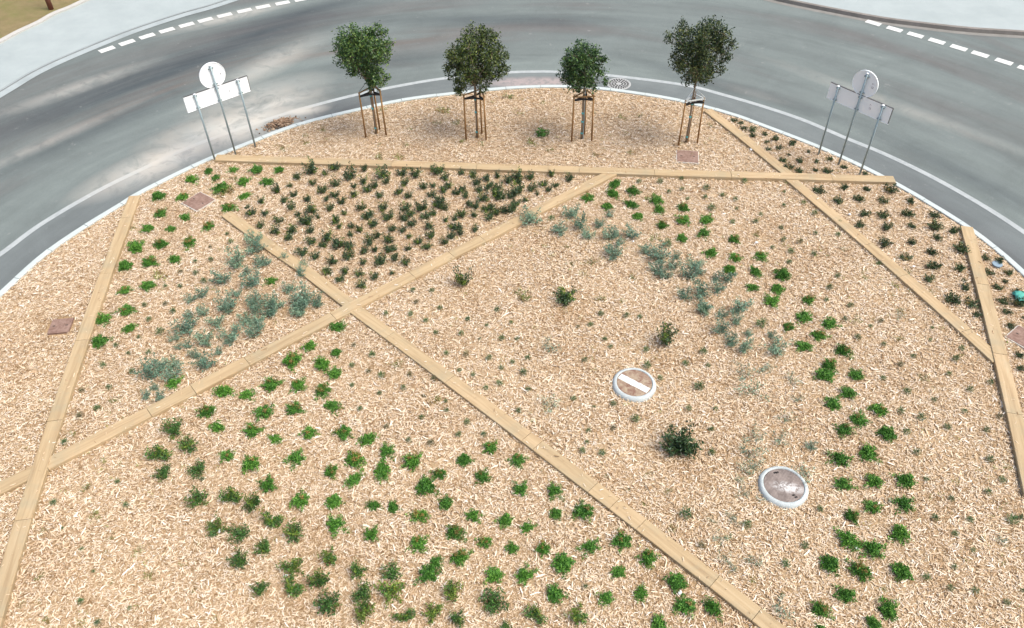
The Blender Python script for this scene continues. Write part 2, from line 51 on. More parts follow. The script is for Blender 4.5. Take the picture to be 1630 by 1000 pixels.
TIMBER = {'T1': [(-9.192, 16.257, 1.0), (-9.097, 15.372, 1.0), (-8.872, 13.359, 1.0), (-8.628, 11.327, 1.0), (-8.359, 9.281, 1.0), (-8.057, 7.218, 1.0), (-7.781, 5.543, 1.0), (-7.575, 4.413, 1.0)], 'T2': [(2.728, 17.152, 1.0), (0.705, 15.533, 0.0), (-0.652, 14.434, 1.0), (-1.335, 13.877, 1.0), (-2.159, 13.203, 1.0), (-2.859, 12.628, 0.0), (-3.689, 11.945, 1.0), (-5.186, 10.713, 1.0), (-6.042, 10.011, 1.0), (-6.705, 9.47, 1.0), (-8.129, 8.322, 1.0), (-9.067, 7.584, 1.0)], 'T3a': [(-6.771, 15.519, 1.0), (-5.396, 14.208, 1.0), (-4.567, 13.463, 1.0), (-3.387, 12.294, 1.0)], 'T3b': [(-3.264, 12.154, 1.0), (-2.455, 11.386, 1.0), (-1.199, 10.182, 1.0), (0.229, 8.797, 1.0), (0.424, 8.607, 1.0), (1.327, 7.72, 1.0), (1.654, 7.396, 1.0), (2.051, 7.001, 1.0), (3.051, 5.998, 1.0), (3.574, 5.466, 1.0), (4.191, 4.833, 1.0)], 'T4a': [(5.527, 20.033, 1.0), (6.191, 18.645, 1.0), (6.996, 16.783, 1.0)], 'T4b': [(6.943, 16.698, 1.0), (7.625, 15.061, 0.0), (8.028, 14.063, 1.0), (8.452, 12.985, 1.0), (8.833, 11.987, 0.0), (9.089, 11.3, 1.0), (9.384, 10.483, 1.0)], 'T5': [(-7.64, 17.92, 1.0), (-5.876, 17.771, 1.0), (-4.111, 17.623, 1.0), (-3.027, 17.533, 1.0), (-1.976, 17.446, 1.0), (-0.847, 17.354, 1.0), (0.175, 17.271, 1.0), (0.985, 17.206, 1.0), (1.744, 17.145, 1.0), (3.627, 16.996, 1.0), (5.522, 16.849, 1.0), (6.954, 16.738, 0.0), (7.978, 16.661, 1.0), (9.497, 16.546, 1.0)], 'T6': [(10.482, 14.628, 1.0), (10.289, 13.837, 0.0), (9.994, 12.648, 1.0), (9.752, 11.694, 0.0), (9.476, 10.63, 1.0), (9.08, 9.157, 1.0), (8.838, 8.286, 0.0), (8.592, 7.425, 1.0)]}
SLABS = [[(-8.024, 16.019), (-7.555, 15.68), (-7.188, 16.169), (-7.623, 16.44)], [(-9.435, 11.604), (-9.006, 11.652), (-9.133, 12.03), (-9.508, 11.944)], [(4.373, 18.064), (4.933, 17.98), (4.8, 17.428), (4.261, 17.584)], [(9.957, 11.108), (10.122, 10.897), (10.441, 11.099), (10.274, 11.331)]]
PTS = {'mh1': (2.297, 10.025), 'mh2': (4.538, 7.708), 'road_mh': (3.255, 21.897), 'debris': (-6.387, 19.86), 'cap': (10.635, 13.343), 'bag': (10.734, 12.254), 'post': (-15.836, 27.57), 'mh1ring': (2.294, 10.006)}
STONES = [(5.566, 14.209), (3.221, 15.841), (2.783, 14.31), (8.803, 13.316), (-4.794, 6.999), (-3.558, 6.201), (5.41, 6.549), (2.498, 5.84), (7.989, 15.215), (6.289, 18.037)]
TREES = [(-3.61, 19.105), (-0.875, 18.85), (1.915, 18.721), (4.67, 18.47)]
SIGNS = [(-7.583, 17.769), (-7.193, 18.172), (-6.708, 18.48), (7.979, 17.79), (8.375, 17.347), (8.75, 16.861)]

# ---------------------------------------------------------------- helpers
def tag(o, label=None, cat=None, group=None, kind=None):
    if label: o['label'] = label
    if cat: o['category'] = cat
    if group: o['group'] = group
    if kind: o['kind'] = kind
    return o

def mesh(name, V, F, mats, idx=None, smooth=False):
    me = bpy.data.meshes.new(name); me.from_pydata([tuple(v) for v in V], [], [tuple(f) for f in F])
    for m in (mats if isinstance(mats, (list, tuple)) else [mats]): me.materials.append(m)
    if idx is not None: me.polygons.foreach_set('material_index', np.array(idx, dtype=np.int32))
    if smooth: me.polygons.foreach_set('use_smooth', np.ones(len(F), dtype=bool))
    me.update(); return me

def link(name, me, parent=None, loc=None, rot=None):
    o = bpy.data.objects.new(name, me); C.objects.link(o)
    if parent: o.parent = parent
    if loc is not None: o.location = loc
    if rot is not None: o.rotation_euler = rot
    return o

class MB:
    def __init__(s): s.V = []; s.F = []; s.I = []
    def add(s, V, F, i=0):
        n = len(s.V); s.V += [tuple(v) for v in V]; s.F += [tuple(a+n for a in f) for f in F]; s.I += [i]*len(F)
    def box(s, c, d, rz=0, i=0, tilt=None):
        m = Euler((0, 0, rz)).to_matrix()
        if tilt: m = Euler(tilt).to_matrix()
        V = [Vector(c)+m @ Vector((x*d[0]/2, y*d[1]/2, z*d[2]/2)) for x in (-1, 1) for y in (-1, 1) for z in (-1, 1)]
        s.add(V, [(0, 1, 3, 2), (4, 6, 7, 5), (0, 4, 5, 1), (2, 3, 7, 6), (0, 2, 6, 4), (1, 5, 7, 3)], i)
    def tube(s, pts, rad, n=8, i=0):
        V = []; F = []
        pts = [Vector(p) for p in pts]
        for k, p in enumerate(pts):
            t = (pts[min(k+1, len(pts)-1)]-pts[max(k-1, 0)]).normalized()
            a = t.orthogonal().normalized() if abs(t.z) < .95 else (Vector((1, 0, 0))-t*t.x).normalized(); b = t.cross(a)
            r = rad[k] if isinstance(rad, (list, tuple)) else rad
            for j in range(n):
                q = 2*math.pi*j/n; V.append(p+(a*math.cos(q)+b*math.sin(q))*r)
        for k in range(len(pts)-1):
            for j in range(n):
                F.append((k*n+j, k*n+(j+1) % n, (k+1)*n+(j+1) % n, (k+1)*n+j))
        F.append(tuple(range(n))[::-1]); F.append(tuple((len(pts)-1)*n+j for j in range(n)))
        s.add(V, F, i)
    def lathe(s, prof, n=64, i=0, c=(0, 0, 0)):
        V = []; F = []
        for (r, z) in prof:
            for j in range(n):
                q = 2*math.pi*j/n; V.append((c[0]+r*math.cos(q), c[1]+r*math.sin(q), c[2]+z))
        for k in range(len(prof)-1):
            for j in range(n):
                F.append((k*n+j, k*n+(j+1) % n, (k+1)*n+(j+1) % n, (k+1)*n+j))
        s.add(V, F, i)
    def disc(s, r, z, n=64, i=0, c=(0, 0)):
        s.add([(c[0]+r*math.cos(2*math.pi*j/n), c[1]+r*math.sin(2*math.pi*j/n), z) for j in range(n)], [tuple(range(n))], i)
    def build(s, name, mats, parent=None, loc=None, rot=None, smooth=False):
        return link(name, mesh(name, s.V, s.F, mats, s.I, smooth), parent, loc, rot)

def empty(name, loc, rz=0):
    o = bpy.data.objects.new(name, None); C.objects.link(o); o.location = loc; o.rotation_euler = (0, 0, rz)
    o.empty_display_size = .2
    return o

# ---------------------------------------------------------------- material kit
class NT:
    def __init__(s, name, rough=.9, spec=.3):
        s.m = bpy.data.materials.new(name); s.m.use_nodes = True; s.t = s.m.node_tree
        s.b = s.t.nodes['Principled BSDF']; s.b.inputs['Roughness'].default_value = rough
        s.b.inputs['Specular IOR Level'].default_value = spec
    def n(s, t, **k):
        x = s.t.nodes.new(t)
        for a, v in k.items(): setattr(x, a, v)
        return x
    def l(s, a, b): s.t.links.new(a, b)
    def setv(s, sock, v):
        if hasattr(v, 'is_output') or isinstance(v, bpy.types.NodeSocket): s.l(v, sock)
        else: sock.default_value = v
    def pos(s): return s.n('ShaderNodeNewGeometry').outputs['Position']
    def obj(s): return s.n('ShaderNodeTexCoord').outputs['Object']
    def noise(s, vec, scale, det=4, rough=.55, dist=0):
        x = s.n('ShaderNodeTexNoise'); s.l(vec, x.inputs['Vector']); x.inputs['Scale'].default_value = scale
        x.inputs['Detail'].default_value = det; x.inputs['Roughness'].default_value = rough; x.inputs['Distortion'].default_value = dist
        return x.outputs['Fac']
    def ramp(s, fac, stops, interp='LINEAR'):
        x = s.n('ShaderNodeValToRGB'); s.l(fac, x.inputs[0]); e = x.color_ramp; e.interpolation = interp
        while len(e.elements) < len(stops): e.elements.new(.5)
        for q, (p, c) in zip(e.elements, stops):
            q.position = p; q.color = (c, c, c, 1) if isinstance(c, (int, float)) else (*c, 1)
        return x.outputs['Color']
    def mix(s, f, a, b, mode='MIX'):
        x = s.n('ShaderNodeMix', data_type='RGBA', blend_type=mode)
        s.setv(x.inputs[0], f)
        for k, v in ((6, a), (7, b)):
            if isinstance(v, tuple): x.inputs[k].default_value = (*v, 1)
            else: s.l(v, x.inputs[k])
        return x.outputs[2]
    def math(s, op, a, b=0, c=None, clamp=False):
        x = s.n('ShaderNodeMath', operation=op, use_clamp=clamp)
        s.setv(x.inputs[0], a); s.setv(x.inputs[1], b)
        if c is not None: s.setv(x.inputs[2], c)
        return x.outputs[0]
    def vmul(s, v, k):
        x = s.n('ShaderNodeVectorMath', operation='MULTIPLY'); s.l(v, x.inputs[0]); x.inputs[1].default_value = k
        return x.outputs[0]
    def col(s, c): s.setv(s.b.inputs['Base Color'], c if not isinstance(c, tuple) else (*c, 1)); return s
    def bump(s, h, strength=.3, dist=.01):
        x = s.n('ShaderNodeBump'); x.inputs['Strength'].default_value = strength; x.inputs['Distance'].default_value = dist
        s.l(h, x.inputs['Height']); s.l(x.outputs[0], s.b.inputs['Normal']); return s
    def polar(s, cx, cy, kr, ka):
        """vector (radius*kr, angle*ka, 0) round the centre of the roundabout: wheel tracks follow the ring"""
        p = s.n('ShaderNodeSeparateXYZ'); s.l(s.pos(), p.inputs[0])
        dx = s.math('SUBTRACT', p.outputs[0], cx); dy = s.math('SUBTRACT', p.outputs[1], cy)
        r = s.math('SQRT', s.math('ADD', s.math('MULTIPLY', dx, dx), s.math('MULTIPLY', dy, dy)))
        a = s.math('ARCTAN2', dx, dy)
        c = s.n('ShaderNodeCombineXYZ'); s.l(s.math('MULTIPLY', r, kr), c.inputs[0]); s.l(s.math('MULTIPLY', a, ka), c.inputs[1])
        return c.outputs[0], r, a
    def ell(s, cx, cy, ax, ay, rot, soft=.6):
        """soft elliptical patch of dirt at a place in the world"""
        m = s.n('ShaderNodeMapping', vector_type='TEXTURE'); s.l(s.pos(), m.inputs['Vector'])
        m.inputs['Location'].default_value = (cx, cy, 0); m.inputs['Rotation'].default_value = (0, 0, R(rot)); m.inputs['Scale'].default_value = (ax, ay, 1e3)
        v = s.n('ShaderNodeVectorMath', operation='LENGTH'); s.l(m.outputs[0], v.inputs[0])
        x = s.n('ShaderNodeMapRange'); s.l(v.outputs['Value'], x.inputs[0]); x.inputs[1].default_value = 1; x.inputs[2].default_value = 1-soft
        x.inputs[3].default_value = 0; x.inputs[4].default_value = 1
        return x.outputs[0]

CX, CY = 0.14, 9.98
DUST = [(-7.6, 19.8, 3.0, 1.3, 32, 1.0), (-8.9, 18.4, 3.2, .95, 47, .95), (-7.0, 20.9, 2.2, .7, 30, .8), (-6.0, 20.55, 1.0, .42, 14, 1.0), (-7.3, 21.3, 2.6, 1.1, 35, .5),
        (-12.9, 22.1, 3.0, .5, 43, .42), (-7.6, 23.2, 3.4, .8, 55, .45), (-9.4, 27.0, 3.0, .5, 33, .55), (-12.6, 19.0, 3.5, .35, 50, .3), (7.1, 21.2, 1.5, .3, -35, .15), (10.9, 20.5, 5, .45, -45, .25)]
def dust(n, base, col=(.52, .45, .365)):
    f = None
    for (x, y, ax, ay, rot, k) in DUST:
        if k == 0: continue
        e = n.math('MULTIPLY', n.ell(x, y, ax, ay, rot, .85), k)
        f = e if f is None else n.math('MAXIMUM', f, e)
    nz = n.noise(n.vmul(n.pos(), (1, 1, 1)), 1.7, 6, .65, .8)
    f = n.math('MULTIPLY', f, n.ramp(nz, [(.3, .35), (.52, 1)]), clamp=True)
    return n.mix(f, base, n.mix(n.noise(n.pos(), 1.1, 4, .6), (.35, .375, .36), col))

def asphalt(name, cols, k=1.0, streak=True, lo=.32, hi=.68):
    n = NT(name, .93, .25)
    v, r, a = n.polar(CX, CY, 1, 1)
    v1, _, _ = n.polar(CX, CY, .42, 1.1)
    a1 = n.ramp(n.noise(v1, 1.0, 5, .6, .6), [(lo, cols[0]), (.5, cols[1]), (hi, cols[2])])
    v2, _, _ = n.polar(CX, CY, 1.5, 1.6)
    st = n.ramp(n.noise(v2, 1.4, 6, .62, .4), [(.3, .86), (.5, 1.0), (.72, 1.10)])
    c = n.mix(.75, a1, st, 'MULTIPLY')
    # rubber-darkened tracks on the left approach and on the ring
    f = None
    for (x, y, ax, ay, rot, kk) in [(-10.3, 23.2, 10.5, 1.7, 43, 1.0), (-11.0, 20.4, 7, .9, 48, .7), (-8.2, 25.6, 6, 1.0, 40, .9), (-.5, 26.4, 6, .7, -2, .7), (6.5, 21.6, 5, .5, -35, .5), (-7.2, 27.0, 5, .8, 35, .9), (11.5, 17, 5, .6, -55, .5), (-3.5, 23.6, 3.5, .6, 12, .4)]:
        e = n.math('MULTIPLY', n.ell(x, y, ax, ay, rot, 1.0), kk); f = e if f is None else n.math('MAXIMUM', f, e)
    if streak: c = n.mix(n.math('MULTIPLY', f, n.ramp(n.noise(v2, 2.3, 5, .7), [(.25, .55), (.55, 1)])), c, (.046, .055, .060))
    f2 = n.math('MULTIPLY', n.math('MAXIMUM', n.ell(-10.2, 22.0, 7, .7, 46, 1.0), n.ell(-4.5, 24.6, 6, .7, 16, 1.0)), n.ramp(n.noise(v2, 1.9, 5, .7), [(.35, 0), (.6, .75)]))
    if streak: c = n.mix(f2, c, (.135, .105, .09))
    fine = n.noise(n.pos(), 60, 4, .85)
    c = n.mix(.55, c, n.ramp(fine, [(.3, .60), (.7, 1.42)]), 'MULTIPLY')
    # small patches: leftover grit
    mot = n.ramp(n.noise(n.pos(), .8, 7, .7, .5), [(.3, .87), (.5, 1.0), (.7, 1.10)]); c = n.mix(.8, c, mot, 'MULTIPLY')
    if not streak:
        c = n.mix(n.math('MULTIPLY', n.ell(.75, 22.05, 1.75, .42, -1, .5), n.ramp(n.noise(n.pos(), 6, 5, .7), [(.35, .35), (.55, 1)])), c, (.30, .255, .24))
    g = n.ramp(n.noise(n.pos(), 3.1, 8, .75), [(.62, 0), (.78, .5)])
    c = n.mix(g, c, (.36, .35, .32))
    c = dust(n, c)
    n.col(c).bump(fine, .5, .004)
    return n.m

M_road = asphalt('road_asphalt', [(.118, .113, .107), (.130, .148, .140), (.158, .182, .170)])
M_gutter = asphalt('gutter_asphalt', [(.100, .106, .106), (.128, .142, .139), (.155, .172, .166)], streak=False)
def conc(name, a, b, sc=6, d=False, b2=.12):
    n = NT(name, .92, .25)
    c = n.mix(n.noise(n.pos(), sc, 8, .7), a, b)
    c = n.mix(.6, c, n.ramp(n.noise(n.pos(), 70, 3, .8), [(.3, 1-b2), (.7, 1+b2)]), 'MULTIPLY')
    if d: c = dust(n, c)
    n.col(c).bump(n.noise(n.pos(), 60, 4), .4, .004)
    return n.m
M_kerb = conc('kerb_concrete', (.36, .40, .385), (.50, .54, .52), 3, True, b2=.2)
M_pave = conc('pavement_concrete', (.25, .285, .278), (.38, .415, .405), .9, b2=.25)
M_ring = conc('ring_concrete', (.30, .335, .33), (.53, .56, .545), 11, b2=.35)
M_kdark = conc('dark_kerb', (.10, .09, .075), (.30, .27, .24), 2.5)  # mottled concrete, darker and browner than the pavement
M_frame = conc('frame_concrete', (.34, .30, .25), (.58, .55, .5), 9)
n = NT('road_paint', .8, .3)
c = n.mix(n.ramp(n.noise(n.pos(), 9, 8, .8), [(.44, 0), (.72, .75)]), (.60, .60, .56), (.27, .28, .28))
n.col(dust(n, c)); M_paint = n.m
n = NT('worn_paint', .8, .3)
c = n.mix(n.ramp(n.noise(n.pos(), 5, 8, .8), [(.36, 0), (.72, .8)]), (.38, .40, .39), (.22, .24, .24))
n.col(dust(n, c)); M_line = n.m
n = NT('dry_grass', .95, .1)
c = n.mix(n.noise(n.pos(), 3, 8, .75), (.13, .10, .045), (.30, .235, .125))
c = n.mix(n.ramp(n.noise(n.pos(), .9, 6, .7), [(.45, 0), (.7, .7)]), c, (.15, .16, .05)); n.col(c).bump(n.noise(n.pos(), 30, 5, .8), .8, .03); M_grass = n.m

# wood: grain follows the long axis of each plank (object X)
n = NT('timber_wood', .75, .3)
oi = n.n('ShaderNodeObjectInfo').outputs['Random']
v = n.vmul(n.obj(), (.55, 9, 9))
av = n.n('ShaderNodeVectorMath', operation='ADD'); n.l(v, av.inputs[0])
cx = n.n('ShaderNodeCombineXYZ'); n.l(n.math('MULTIPLY', oi, 37), cx.inputs[0]); n.l(n.math('MULTIPLY', oi, 11), cx.inputs[1]); n.l(cx.outputs[0], av.inputs[1])
g1 = n.noise(av.outputs[0], 1.5, 6, .6, .5)
crk = n.ramp(n.noise(n.vmul(av.outputs[0], (.5, 3.5, 3.5)), 2.4, 4, .7), [(.30, .62), (.38, 1)])
c = n.ramp(g1, [(.25, (.29, .20, .11)), (.5, (.40, .295, .17)), (.75, (.47, .36, .225))])
c = n.mix(.5, c, n.ramp(oi, [(0, (.86, .86, .84)), (.5, (1, .98, .92)), (1, (1.08, 1.04, 1.0))]), 'MULTIPLY')
c = n.mix(n.ramp(n.noise(n.obj(), 2.2, 5, .7), [(.48, 0), (.72, .6)]), c, (.30, .26, .17))
kn = n.ramp(n.noise(n.vmul(n.obj(), (1.6, 6, 6)), 2.0, 2, .5), [(.72, 0), (.76, .75)])
c = n.mix(kn, c, (.20, .11, .045)); c = n.mix(.7, c, crk, 'MULTIPLY')
n.col(c).bump(g1, .35, .004); M_wood = n.m
n = NT('stake_wood', .8, .2)
c = n.mix(n.noise(n.vmul(n.obj(), (30, 30, 2.5)), 1, 4), (.17, .085, .03), (.38, .22, .09)); n.col(c); M_stake = n.m
n = NT('bark', .9, .2); n.col(n.mix(n.noise(n.vmul(n.obj(), (30, 30, 8)), 1, 4), (.16, .11, .07), (.34, .26, .18))); M_bark = n.m
def plain(name, c, rough=.6, metal=0, spec=.4, var=.15, sc=8):
    n = NT(name, rough, spec)
    n.col(n.mix(n.noise(n.obj(), sc, 5, .7), tuple(x*(1-var) for x in c), tuple(min(1, x*(1+var)) for x in c))); n.b.inputs['Metallic'].default_value = metal
    return n.m
M_strap = plain('black_rubber', (.02, .02, .02), .6)
M_cyan = plain('cyan_tie', (.10, .42, .42), .5)
M_wire = plain('tie_cord', (.55, .56, .52), .6)
M_galv = plain('galvanised_steel', (.27, .335, .345), .5, .3, .5, .12)
M_signback = plain('sign_back', (.86, .89, .88), .55, 0, .4, .05, 3)
M_edge = plain('sign_dark_rim', (.09, .09, .085), .5)
M_signblue = plain('sign_blue', (.02, .09, .42), .4)
M_sticker = plain('sticker_white', (.85, .86, .86), .5, 0, .4, .03)
M_ink = plain('sticker_ink', (.10, .12, .13), .6)
M_brown = plain('brown_post_paint', (.16, .055, .035), .6)
M_cap = plain('blue_cap', (.22, .29, .34), .5)
M_teal = plain('teal_cloth', (.08, .36, .29), .7)
M_stone = plain('pale_stone', (.72, .72, .72), .8)
M_dark = plain('dark_slot', (.025, .022, .02), .9)
M_cast = conc('cast_grate', (.27, .275, .265), (.40, .40, .385), 12)

def lidmat(name, a, b, white=0, ribs=0):
    n = NT(name, .85, .3)
    c = n.mix(n.ramp(n.noise(n.obj(), 9, 8, .7, .8), [(.38, 0), (.62, 1)]), a, b)
    if ribs:
        wv = n.n('ShaderNodeTexWave'); n.l(n.obj(), wv.inputs[0]); wv.inputs['Scale'].default_value = 13
        c = n.mix(.55, c, n.ramp(wv.outputs['Fac'], [(.2, .6), (.7, 1.15)]), 'MULTIPLY')
    if white:
        f = n.math('MULTIPLY', n.ramp(n.noise(n.obj(), 11, 6, .8, .5), [(.44, 0), (.54, .9)]), n.ell(white[0], white[1], .33, .13, white[2], .8))
        c = n.mix(f, c, (.70, .69, .66))
    n.col(c).bump(n.noise(n.obj(), 40, 3), .3, .003); return n.m
M_lid1 = lidmat('rusty_lid', (.17, .085, .06), (.33, .26, .18))
M_lid2 = lidmat('grey_brown_lid', (.15, .12, .105), (.25, .205, .18), (4.60, 7.66, -14), 1)
M_hatch = lidmat('rusty_hatch', (.17, .10, .075), (.27, .18, .14))
n = NT('band_paint', .8, .3); n.col(n.mix(n.ramp(n.noise(n.obj(), 34, 3, .7), [(.58, 0), (.64, 1)]), (.66, .66, .63), (.16, .13, .1))); M_band = n.m

# mulch: the fine litter under the chips, and the chips themselves
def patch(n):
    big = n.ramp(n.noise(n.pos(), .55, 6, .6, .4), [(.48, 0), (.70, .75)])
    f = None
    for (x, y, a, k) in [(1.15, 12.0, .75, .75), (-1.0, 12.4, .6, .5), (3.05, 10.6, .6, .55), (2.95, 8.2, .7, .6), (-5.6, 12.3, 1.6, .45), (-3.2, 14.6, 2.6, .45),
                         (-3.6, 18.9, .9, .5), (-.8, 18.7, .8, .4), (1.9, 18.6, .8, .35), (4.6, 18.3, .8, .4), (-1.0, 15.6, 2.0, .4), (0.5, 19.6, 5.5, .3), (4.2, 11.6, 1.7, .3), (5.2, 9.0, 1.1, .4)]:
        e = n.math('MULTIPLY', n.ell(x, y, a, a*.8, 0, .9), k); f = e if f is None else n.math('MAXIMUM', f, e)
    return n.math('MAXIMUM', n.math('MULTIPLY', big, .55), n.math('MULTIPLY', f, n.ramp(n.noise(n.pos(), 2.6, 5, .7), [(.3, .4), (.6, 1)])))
n = NT('mulch_litter', .95, .15)
c = n.ramp(n.noise(n.pos(), 42, 6, .85, 1.2), [(.32, (.09, .05, .025)), (.47, (.32, .215, .115)), (.57, (.52, .385, .235)), (.68, (.68, .55, .39))])
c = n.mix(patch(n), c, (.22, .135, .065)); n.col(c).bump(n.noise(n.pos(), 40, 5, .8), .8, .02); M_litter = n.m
n = NT('wood_chip', .8, .2)
oi = n.n('ShaderNodeObjectInfo').outputs['Random']
c = n.ramp(oi, [(0, (.15, .085, .035)), (.10, (.30, .19, .095)), (.26, (.53, .375, .235)), (.54, (.655, .515, .355)), (.78, (.755, .63, .46)), (.96, (.83, .75, .64))])
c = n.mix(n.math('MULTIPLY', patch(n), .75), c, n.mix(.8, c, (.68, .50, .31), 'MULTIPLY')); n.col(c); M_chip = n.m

def leafmat(name, a, b, c3, rough=.55, spec=.35):
    n = NT(name, rough, spec)
    oi = n.n('ShaderNodeObjectInfo').outputs['Random']
    gi = n.n('ShaderNodeNewGeometry').outputs['Random Per Island']
    c = n.ramp(gi, [(0, a), (.55, b), (1, c3)])
    c = n.mix(1, c, n.ramp(oi, [(0, (.72, .78, .75)), (.5, (1, 1, 1)), (1, (1.25, 1.18, 1.1))]), 'MULTIPLY')
    n.col(c); return n.m
M_jun = leafmat('juniper_leaf', (.025, .095, .012), (.06, .185, .02), (.15, .33, .05))
M_rust = leafmat('rusty_leaf', (.13, .085, .02), (.21, .14, .04), (.27, .2, .06))
M_dk = leafmat('dark_leaf', (.012, .035, .014), (.028, .068, .022), (.07, .115, .03), .4, .5)
M_ol = leafmat('olive_leaf', (.04, .085, .01), (.095, .165, .018), (.2, .26, .04), .5)
M_olb = leafmat('deep_green_leaf', (.018, .055, .012), (.04, .11, .02), (.09, .2, .035), .5)
M_rd = leafmat('dull_leaf', (.016, .04, .016), (.038, .075, .026), (.09, .125, .045), .5)
M_bl = leafmat('blue_grey_leaf', (.065, .135, .085), (.13, .225, .15), (.26, .355, .26), .6)
M_fa = leafmat('faded_leaf', (.11, .18, .12), (.20, .29, .20), (.34, .42, .31), .7)
M_tf = leafmat('tuft_leaf', (.03, .085, .03), (.07, .15, .05), (.13, .22, .085), .6)
M_tf2 = leafmat('tuft_brown', (.06, .07, .03), (.11, .115, .055), (.19, .18, .09), .7)
M_wd = leafmat('weed_leaf', (.11, .15, .03), (.2, .24, .06), (.34, .34, .12), .6)
M_wdg = leafmat('green_weed_leaf', (.04, .14, .02), (.08, .24, .04), (.15, .33, .06), .6)
M_stem = plain('woody_stem', (.17, .11, .06), .8)
M_tree = [leafmat('tree_leaf', (.010, .036, .008), (.032, .085, .016), (.14, .21, .045), .45, .5), leafmat('olive_tree_leaf', (.014, .034, .005), (.05, .08, .012), (.18, .205, .035), .45, .5),
          leafmat('deep_tree_leaf', (.007, .028, .006), (.022, .065, .012), (.10, .18, .035), .45, .5), leafmat('bronze_tree_leaf', (.010, .028, .007), (.03, .06, .014), (.13, .14, .03), .45, .5)]

def leaf_quads(centres, size, flat=.0, seed=0, asp=.42, up=.35):
    """small folded leaves (two faces each) at the given points"""
    r = np.random.default_rng(seed); c = np.asarray(centres); n = len(c)
    d = r.normal(size=(n, 3)); d[:, 2] = d[:, 2]*(1-flat)+up; d /= np.linalg.norm(d, axis=1)[:, None]
    e = r.normal(size=(n, 3)); e -= (e*d).sum(1)[:, None]*d; e /= np.linalg.norm(e, axis=1)[:, None]
    s = size*r.uniform(.6, 1.35, n)[:, None]; w = s*asp*.5; nn = np.cross(d, e)
    a = c; t = c+d*s; l = c+d*s*.5+e*w+nn*w*.35; q = c+d*s*.5-e*w+nn*w*.35
    V = np.stack([a, l, t, q], 1).reshape(-1, 3); k = np.arange(n)*4
    F = np.concatenate([np.c_[k, k+1, k+2], np.c_[k, k+2, k+3]])
    return V.tolist(), F.tolist()

# ---------------------------------------------------------------- curves
def catmull(P, sub=6):
    P = [np.array(p[:2], float) for p in P]; out = []
    for i in range(len(P)-1):
        a, b, c, d = P[max(i-1, 0)], P[i], P[i+1], P[min(i+2, len(P)-1)]
        for k in range(sub):
            t = k/sub; out.append(.5*((2*b)+(c-a)*t+(2*a-5*b+4*c-d)*t*t+(3*b-a-3*c+d)*t**3))
    out.append(P[-1]); return out
def close_ring(P):
    """carry the measured arc round the hidden near side of the island"""
    an = np.unwrap([math.atan2(p[1]-CY, p[0]-CX) for p in P]); sg = np.sign(an[-1]-an[0])
    a1 = an[-1]; e = an[0]+sg*2*math.pi
    R0 = math.hypot(P[-1][0]-CX, P[-1][1]-CY); R1 = math.hypot(P[0][0]-CX, P[0][1]-CY); N = 60; Q = []
    for k in range(1, N):
        t = k/N; a = a1+(e-a1)*t; r = R0+(R1-R0)*t; Q.append((CX+r*math.cos(a), CY+r*math.sin(a)))
    return P, Q
def offset(P, d, closed=True):
    P = np.array(P); n = len(P)
    T = (np.roll(P, -1, 0)-np.roll(P, 1, 0)) if closed else np.gradient(P, axis=0)
    T /= np.linalg.norm(T, axis=1)[:, None]; N = np.c_[-T[:, 1], T[:, 0]]
    s = np.sign(((P-np.array([CX, CY]))*N).sum(1).mean())
    return P+N*s*d
def ribbon(name, rows, zs, mat, closed, kind='structure'):
    n = len(rows[0]); V = []; F = []
    for r, z in zip(rows, zs): V += [(p[0], p[1], z) for p in r]
    for k in range(len(rows)-1):
        for j in range(n if closed else n-1):
            F.append((k*n+j, (k+1)*n+j, (k+1)*n+(j+1) % n, k*n+(j+1) % n))
    o = link(name, mesh(name, V, F, mat)); tag(o, kind=kind); return o

def ring_of(P):
    P, Q = close_ring(P); return np.array(catmull(P, 5)+[np.array(q) for q in Q])
KR = ring_of(KERB); LR = ring_of(LINE)
ZR = -.12
# ground out to the horizon, asphalt, gutter, kerb, mulch
o = link('ground', mesh('ground', [(-900, -900, -.2), (900, -900, -.2), (900, 900, -.2), (-900, 900, -.2)], [(0, 1, 2, 3)], M_grass)); tag(o, kind='structure')
o = link('road', mesh('road', [(-60, -45, ZR), (60, -45, ZR), (60, 75, ZR), (-60, 75, ZR)], [(0, 1, 2, 3)], M_road)); tag(o, kind='structure')
# kerb: blocks one metre long with open joints, all one structure
seg = np.linalg.norm(np.diff(np.vstack([KR, KR[:1]]), axis=0), axis=1); cum = np.r_[0, np.cumsum(seg)]; tot = cum[-1]
KC = np.vstack([KR, KR[:1]])
def along(t, C_=KC, cm=cum): return np.array([np.interp(t, cm, C_[:, 0]), np.interp(t, cm, C_[:, 1])])
mb = MB(); nb = int(tot); Lb = tot/nb
for k in range(nb):
    ts = np.linspace(k*Lb+.006, (k+1)*Lb-.006, 4); V = []
    hj = random.uniform(-.004, .004)
    for t in ts:
        p = along(t % tot); q = along((t+.05) % tot); T = (q-p)/max(1e-6, np.linalg.norm(q-p)); N = np.array([-T[1], T[0]])
        if N @ (p-np.array([CX, CY])) < 0: N = -N
        for (d, z) in ((0, -.14), (0, .022+hj), (.012, .03+hj), (.13, .03+hj), (.152, .012+hj), (.16, -.14)):
            V.append((*(p+N*d), z))
    F = []
    for a in range(3):
        for b in range(5): F.append((a*6+b, a*6+b+1, (a+1)*6+b+1, (a+1)*6+b))
    F += [tuple(range(6)), tuple(18+b for b in range(6))[::-1]]
    mb.add(V, F)
tag(mb.build('kerb', M_kerb), kind='structure')
def matched(n, P):
    c = np.vstack([P, P[:1]]); s = np.r_[0, np.cumsum(np.linalg.norm(np.diff(c, axis=0), axis=1))]; t = np.linspace(0, s[-1], n, endpoint=False)
    return np.c_[np.interp(t, s, c[:, 0]), np.interp(t, s, c[:, 1])]
